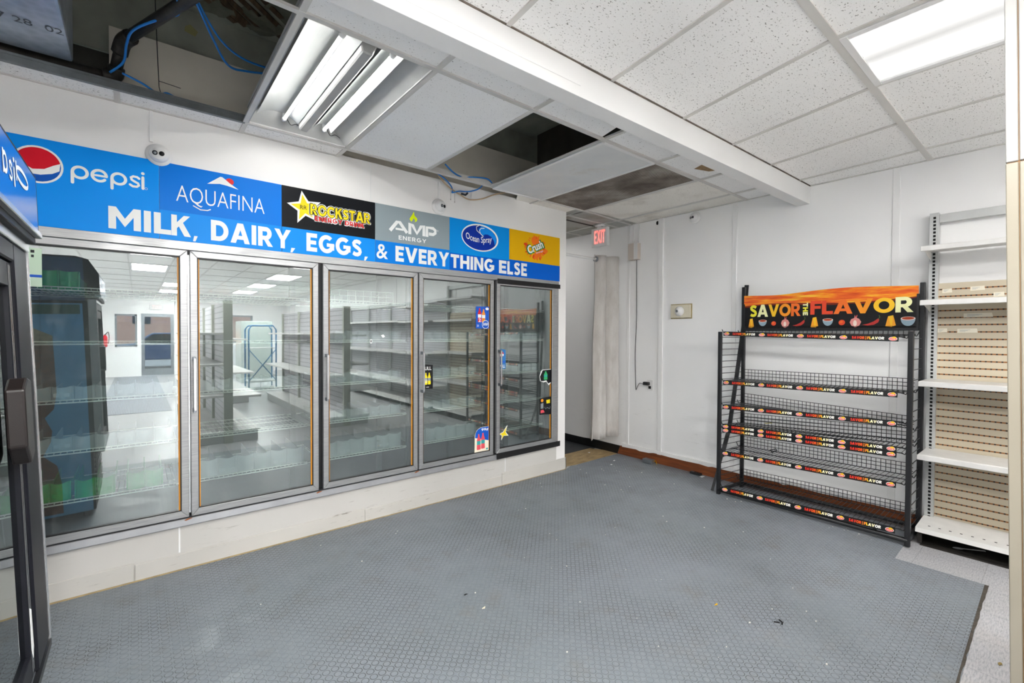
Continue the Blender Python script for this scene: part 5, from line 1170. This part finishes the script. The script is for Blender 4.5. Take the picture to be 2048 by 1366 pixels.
m.stroke([(-.332, 1.765), (-.332, 1.80)], .013, fl, .0007); m.disc(-.332, 1.822, .008, .006, fl, .0007, 10)
m.stroke([(-.358, 1.802), (-.370, 1.808), (-.382, 1.803), (-.380, 1.793), (-.366, 1.786), (-.358, 1.777), (-.366, 1.768), (-.384, 1.771)], .009, fl, .0007)
lp(-.455, -.405, 1.79, .05, .010)
part(m, 'header_lettering', K['white'])
m = MB(); m.box(-.005, .034, DY-.002, .003, 1.690, 1.706); m.m = 1; m.box(-.03, .020, DY, .0, 1.672, 1.690); m.m = 0; m.box(-.04, .006, DY, 0, 1.648, 1.672); part(m, 'header_trim', [M['chrome'], M['blackgloss']], bevel=.002)
# front frame, door, glass
m = MB(); m.box(-.045, .0, -.185, -.008, .52, 1.648); m.box(-.045, 0, DY+.008, DY+.05, .52, 1.648); m.box(-.045, 0, DY+.05, -.185, 1.60, 1.648); part(m, 'front_frame', M['blackgloss'], bevel=.004)
m = MB(); m.box(-.046, .004, -.008, .002, .50, 1.672); part(m, 'edge_trim', M['chrome'], bevel=.002)
m = MB(); m.m = 0; m.box(-.030, -.006, -.232, -.188, .53, 1.595); m.m = 1; m.box(-.028, -.0055, -.206, -.203, .54, 1.59); m.box(-.028, -.0055, -.221, -.218, .54, 1.59); m.m = 0
m.box(-.030, -.006, DY+.05, DY+.10, .53, 1.595); m.box(-.030, -.006, DY+.10, -.232, 1.535, 1.595); m.box(-.030, -.006, DY+.10, -.232, .53, .59)
dr = part(m, 'door', [M['blackgloss'], M['chrome']], bevel=.002)
part(MB().box(-.022, -.016, DY+.10, -.232, .59, 1.535), 'glass', M['fridgeglass'], dr)
m = MB(); m.prism([(-.29, 1.31), (-.335, 1.285), (-.335, 1.15), (-.29, 1.10), (-.245, 1.12), (-.245, 1.30)][::-1], lambda y, z, d: (d, y-.02+.0, z), -.006, .028); part(m, 'handle', pbr('dark_brown_black_handle', '1a1413', .35), dr, bevel=.005, seg=2)
m = MB(); m.prism([(-.205, .70), (-.222, .71), (-.225, .60), (-.212, .575), (-.200, .60)], lambda y, z, d: (-.0055+d, y, z), 0, .001); part(m, 'label', K['white'], dr)
m = MB(); m.m = 0; m.box(-.06, .004, DY+.005, -.004, .495, .515)
for k in range(3): m.m = 1; m.box(-.042+.014*k, -.036+.014*k, DY+.02, -.02, .515, .530)
part(m, 'sill', [M['black'], M['steel']])
m = MB()
for k in range(9): m.box(-.062, -.050, DY+.05, -.05, .14+.038*k, .155+.038*k)
part(m, 'louver_panel', M['black'])
m = MB()
for x in (-.62, -.12):
    for y in (-.06, DY+.06): m.cyl((x, y, -.012), (x, y, .065), .018, 10)
part(m, 'foot', M['iron'])
# shelves and dim inside are hidden by the reflections; the far side carries the printed bottle
ss = lambda x, z, d: (x, .0002+d, z)
m = MB(); m.flat([(-.69, .06), (-.075, .06), (-.075, 1.64), (-.69, 1.64)], ss, .0); sp = part(m, 'side_panel', M['sideblue'])
m = MB(); m.m = 0
bt = [(-.50, 1.50), (-.36, 1.46), (-.245, 1.40), (-.24, .98), (-.26, .86), (-.31, .80), (-.275, .70), (-.285, .62), (-.33, .52), (-.26, .44), (-.24, .30), (-.24, .08), (-.68, .08), (-.68, 1.46)]
m.flat(bt, ss, .0008); m.m = 3; m.flat([(-.66, 1.50), (-.50, 1.53), (-.36, 1.47), (-.245, 1.40), (-.245, 1.34), (-.66, 1.40)], ss, .0012)
m.m = 1; m.disc(-.50, 1.16, .155, .155, ss, .0012, 36); m.m = 2; m.disc(-.50, 1.16, .135, .135, ss, .0016, 36); m.m = 1; m.text('a', -.44, -.38, .86, .95, ss, .0016, .03)
part(m, 'printed_bottle', [pbr('cola_print', '7a4a2c', .3, var=.6, vs=30), K['white'], K['red'], pbr('foam_print', 'b9ae8c', .3, var=.4, vs=30)], sp)
m = MB(); m.flat([(-.69, 1.66), (-.06, 1.66), (-.06, 1.98), (-.69, 1.985)], ss, .0005); part(m, 'side_header', pbr('navy_side_header', '2c5c88', .35, var=.2, vs=6))
m = MB(); m.flat([(-.69, 1.56), (-.09, 1.56), (-.09, 1.63), (-.69, 1.63)], ss, .0010); part(m, 'side_stripe', pbr('green_stripe', '0f5c4c', .35), sp)

# ================================================================== STORE BEHIND THE CAMERA (mirrored in the cooler doors)
# front wall with window and glass door
DX0, DX1, WX0, WX1 = .10, .96, -.55, .0
m = MB()
for a in ((X0, WX0, 0, 3.46), (WX0, WX1, 0, .95), (WX0, WX1, 2.0, 3.46), (WX1, DX0, 0, 3.46), (DX0, DX1, 2.03, 3.46), (DX1, 1.35, 0, 3.46), (1.35, 3.3, 0, 1.05), (1.35, 3.3, 2.05, 3.46), (3.3, XB, 0, 3.46)): m.box(a[0], a[1], Y0-.15, Y0, a[2], a[3])
struct(m.build('wall_front', M['wall']))
def window(n, a, b, z0, z1, bars=0):
    m = MB(); y = Y0-.07
    for q in ((a, a+.05, z0, z1), (b-.05, b, z0, z1), (a, b, z0, z0+.05), (a, b, z1-.05, z1)): m.box(q[0], q[1], y-.04, y+.04, q[2], q[3])
    for k in range(1, bars+1): x = a+(b-a)*k/(bars+1); m.box(x-.02, x+.02, y-.03, y+.03, z0, z1)
    o = struct(m.build('window_%d' % n, M['steel']))
    struct(MB().box(a+.05, b-.05, y-.003, y+.003, z0+.05, z1-.05).build('window_%d_pane' % n, M['paneglass'], o))
window(1, WX0, WX1, .95, 2.0); window(2, 1.35, 3.3, 1.05, 2.05, 2)
m = MB(); y = Y0-.07
for q in ((DX0, DX0+.09, .02, 2.03), (DX1-.09, DX1, .02, 2.03), (DX0+.09, DX1-.09, .02, .22), (DX0+.09, DX1-.09, 1.93, 2.03), (DX0+.09, DX1-.09, 1.0, 1.06)): m.box(q[0], q[1], y-.03, y+.03, q[2], q[3])
d = struct(m.build('door_1', M['steel']))
MB().box(DX0+.09, DX1-.09, y-.003, y+.003, .22, 1.93).build('door_pane', M['paneglass'], d)
# street outside
quad('ground_outside', -9, 12, -32, Y0-.15, -.12, -.02, pbr('pale_asphalt', '9a9a9c', .8, var=.1))
bt_ = NT('brick_facade'); v = bt_.co(); br = bt_.n('ShaderNodeTexBrick', i_Scale=1.0); bt_.l(bt_.scl(v, (1, 1, 1)), br.inputs['Vector']); bt_.col(srgb('b08a7c'))
o = thing('brick_building', (1, -27, -.02), 'pale brick building across the street, seen through the front door', 'building')
MB().box(-6, 9, -28, -27, -.02, 6).build('wall', bt_.m, o); MB().box(-.2, .6, -27.0, -26.96, 1.9, 2.9).build('window', M['rubberblack'], o)
def car(x, y, c, lab):
    t = thing('car', (x, y, -.02), lab, 'car'); pf = [(-2.1, .35), (-2.1, .75), (-1.9, .92), (-1.0, 1.0), (-.45, 1.42), (.9, 1.44), (1.6, 1.02), (2.05, .92), (2.15, .6), (2.1, .35)]
    MB().prism(pf, lambda a, z, d: (x+a, d, z-.02), y-.85, y+.85).build('body', pbr(lab.split()[0]+'_car_paint', c, .2, coat=.6), t, bevel=.06, seg=2)
    MB().prism([(-.85, 1.02), (-.42, 1.36), (.85, 1.38), (1.35, 1.02)], lambda a, z, d: (x+a, d, z-.02), y-.86, y+.86).build('window', M['rubberblack'], t)
    for a in (-1.35, 1.35):
        for b in (-.84, .84): MB().cyl((x+a, y+b-.09, .30), (x+a, y+b+.09, .30), .32, 20).build('wheel', M['rubberblack'], t)
car(.9, -17.2, '1d3a66', 'blue parked car outside the glass front door')
t = thing('exit_sign', (.5, Y0, 2.2), 'exit sign above the front door, mirrored in the leftmost cooler door', 'exit sign')
MB().box(.32, .68, Y0, Y0+.05, 2.16, 2.34).build('housing', M['white'], t, bevel=.005)
m = MB(); word(m, 'EXIT', .06, .30, 2.19, 2.31, lambda x, z, d: (.68-x, Y0+.0505+d, z), .001, .2, .14); m.build('lettering', M['exitred'], t)
t = thing('fire_extinguisher', (-.78, Y0+.08, .95), 'red fire extinguisher on the front wall left of the window', 'fire extinguisher')
MB().lathe([(.03, 0), (.06, .015), (.062, .30), (.04, .36), (.02, .38)], (-.78, Y0+.08, .95), (0, 0, 1), 20).build('cylinder', K['red'], t); MB().tube(bez([(-.78, Y0+.08, 1.33), (-.70, Y0+.1, 1.42), (-.68, Y0+.1, 1.25), (-.70, Y0+.09, 1.05)]), .01, 6).build('hose', M['black'], t)
# centre gondolas
M['pegpanel'] = slat('white_slotted_back', 'bcb9be', '85828a', .076, .02, False)
def centre(x0, x1, y1, y0, lab, shelves, zt=1.83, spost=.10):
    t = thing('gondola_shelving', ((x0+x1)/2, (y0+y1)/2, 0), lab, 'shelving', 'centre gondolas'); xc = (x0+x1)/2
    n = max(1, round((y1-y0)/1.22))
    for k in range(n+1): y = y1-(y1-y0)*k/n; m = MB().box(xc-spost/2, xc+spost/2, y-.03, y+.03, 0, zt); m.build('upright', M['post2'], t)
    MB().box(xc-.018, xc+.018, y0+.03, y1-.03, .15, zt-.01).build('back_panel', M['pegpanel'], t)
    m = MB(); m.box(x0, x1, y0-.02, y1+.02, .135, .155); m.m = 1; m.box(x0+.02, x1-.02, y0, y1, .0, .135); m.build('base_deck', [M['shelfwhite'], M['greysteel']], t, bevel=.003)
    for z, s, d in shelves:
        a, b = (xc+.02, xc+.02+d) if s > 0 else (xc-.02-d, xc-.02)
        MB().box(a, b, y0, y1, z-.03, z).build('shelf', M['shelfwhite'], t, bevel=.003)
M['post2'] = pbr('grey_green_upright', 'a9ab9f', .45, .1, var=.05)
centre(.54, 1.26, -.22, -3.80, 'nearest centre gondola behind the camera, mirrored at left of the second cooler door', [(1.42, -1, .33), (1.02, -1, .33), (.62, -1, .36), (.60, 1, .36)])
centre(1.06, 1.78, -4.0, -6.4, 'far centre gondola behind the nearest one, mirrored in the second cooler door', [(1.30, 1, .3), (.62, 1, .42)])
centre(2.12, 2.84, -.40, -4.2, 'centre gondola in the next aisle, mirrored between second and middle cooler doors', [(1.42, -1, .30), (.78, -1, .36), (1.40, 1, .30), (.95, 1, .33), (.55, 1, .36)])
# cart with blue frame, boxes and a lit cooler far off
t = thing('stock_cart', (2.45, -6.6, 0), 'blue tubular stock cart with crossed braces far behind the camera', 'cart')
m = MB()
for y in (-6.85, -6.35): m.tube([(2.15, y, .02), (2.15, y, 1.5), (2.22, y, 1.6), (2.70, y, 1.6), (2.77, y, 1.5), (2.77, y, .02)], .018, 8)
for a, b in (((2.15, .2), (2.77, 1.0)), ((2.77, .2), (2.15, 1.0))): m.tube([(a[0], -6.35, a[1]), (b[0], -6.35, b[1])], .012, 6)
m.build('frame', pbr('blue_tube_frame', '3e7fb0', .4), t); MB().box(2.15, 2.77, -6.85, -6.35, .18, .21).build('deck', M['greysteel'], t); MB().box(2.15, 2.77, -6.85, -6.35, 1.02, 1.04).build('shelf', M['greysteel'], t)
for a, lab in (((2.25, 3.05, -9.0, -8.1, .0, 1.75), 'tall grey cabinet near the front window'), ((3.5, 4.1, -7.3, -6.6, 0, 1.9), 'pale green upright cabinet by the right wall')):
    o = MB().box(*a).build('storage_cabinet', pbr('cabinet_'+lab.split()[0], 'a9b2ae' if 'tall' in lab else 'b5cfc6', .4, var=.05), loc=((a[0]+a[1])/2, (a[2]+a[3])/2, 0), bevel=.01); top(o, lab, 'cabinet')
o = MB().box(1.55, 2.05, -10.2, -9.9, 1.05, 1.5).build('poster_board', pbr('orange_board', 'ef7c1a', .5), loc=(1.8, -10, 1.05)); top(o, 'orange board on the counter by the front window', 'board')
o = MB().box(1.35, 3.4, -10.4, -9.7, 0, 1.05).build('counter', pbr('white_counter', 'd8dade', .4), loc=(2.3, -10, 0), bevel=.01); top(o, 'white counter below the front window', 'counter')
t = thing('entrance_mat', (.1, -6.0, 0), 'grey ribbed entrance mat leading to the front door', 'floor mat')
rb = NT('ribbed_grey_mat'); v = rb.co(); w_ = rb.n('ShaderNodeTexWave', i_Scale=14.0); rb.l(v, w_.inputs['Vector']); rb.col(rb.ramp(w_.outputs[0], [(.3, srgb('6d7179')), (.6, srgb('9a9da6'))])); rb.b.inputs['Roughness'].default_value = .6
MB().box(-.55, .48, -12.2, -3.7, .001, .006).build('mat', rb.m, t)
# upright merchandiser further along the left wall
# ================================================================== LITTER ON THE FLOOR
t = thing('metal_box', (4.36, 2.91, .006), 'small grey metal electrical box on the floor by the baseboard', 'electrical box')
MB().box(4.315, 4.385, 2.870, 2.985, .006, .050).build('box', M['steel'], t, bevel=.003); MB().tube(bez([(4.36, 2.87, .03), (4.36, 2.85, .045), (4.37, 2.84, .02), (4.36, 2.83, .008)]), .0025, 5).build('wire', K['yellow'], t)
t = thing('handset', (4.365, 2.37, .006), 'black handset lying on the floor by the baseboard, left of the rack', 'handset')
MB().bar((4.37, 2.445, .018), (4.362, 2.325, .018), .045, .022).build('body', M['black'], t, bevel=.006); MB().bar((4.368, 2.43, .0295), (4.366, 2.40, .0295), .02, .001).build('screen', M['steel'], t)
rr = random.Random(12)
def scrap(name, x, y, r, mat, lab, cat='scrap', z=.0066, asp=1., grp=None, lift=.004):
    n = 9; pts = []
    a0 = rr.random()*6
    for k in range(n): q = 2*math.pi*k/n; l = r*(.6+.6*rr.random()); pts.append((x+l*math.cos(q+a0), y+l*asp*math.sin(q+a0), z+lift*rr.random()))
    vs = pts+[(a, b, c+.0012) for a, b, c in pts]
    m = MB(); m.add(vs, [tuple(range(n-1, -1, -1)), tuple(range(n, 2*n))]+[(i, (i+1) % n, n+(i+1) % n, n+i) for i in range(n)])
    return top(m.build(name, mat, loc=(x, y, z)), lab, cat, grp)
scrap('paper_scrap', 4.33, 2.30, .030, K['white'], 'crumpled white paper scrap beside the black handset', asp=.7, lift=.015)
scrap('plaster_piece', 1.372, 1.895, .011, pbr('cream_chip', 'e6ddc6', .6), 'largest pale chip lying mid-floor on the matting', 'chip', asp=.6)
scrap('black_scrap', 1.365, 2.055, .014, M['rubberblack'], 'curled black scrap lying just beyond the largest pale chip', asp=.4)
t = scrap('yellow_scrap', 2.335, 1.155, .016, K['yellow'], 'yellow scrap on the matting in front of the rack', asp=.4)
m = MB(); m.tube([(2.452, .895, .009), (2.44, .875, .010), (2.425, .872, .009)], .004, 5); m.tube([(2.43, .885, .009), (2.415, .905, .009)], .0035, 5)
top(m.build('black_clip', M['rubberblack'], loc=(2.44, .88, .0066)), 'small black plastic clip on the matting, nearest the bottom right', 'clip')
scrap('leaf_scrap', 2.88, .172, .016, pbr('olive_scrap', '8c7a4a', .8), 'curled brown scrap on the white tiles right of the matting', z=.001, asp=.4)
scrap('plaster_piece', 4.10, 3.20, .018, K['white'], 'white plaster flake on the matting by the plywood patch, nearer the curtain', 'chip', asp=.5, lift=.012)
scrap('plaster_piece', 3.96, 3.13, .015, K['white'], 'white plaster flake on the matting, nearer the cooler corner', 'chip', asp=.5, lift=.010)
scrap('plaster_piece', 4.16, 3.62, .02, K['white'], 'white plaster flake on the bare plywood patch', 'chip', z=.003, asp=.5, lift=.01)
m = MB()
for k in range(120):
    u = rr.random()
    if u < .28: x, y = rr.uniform(3.3, 4.3), rr.uniform(1.9, 3.3)
    elif u < .5: x, y = rr.uniform(3.9, 4.3), rr.uniform(.8, 1.9)
    else: x, y = rr.uniform(.4, 4.0), rr.uniform(.5, 3.2)
    r = rr.uniform(.0012, .0042)
    m.box(x-r, x+r, y-r*.8, y+r*.8, .0062, .0062+r)
o = top(m.build('floor_crumbs', pbr('white_crumbs', 'dcd9d2', .8)), 'scattered tiny white crumbs and grit over the grey matting', 'crumbs'); o['kind'] = 'stuff'
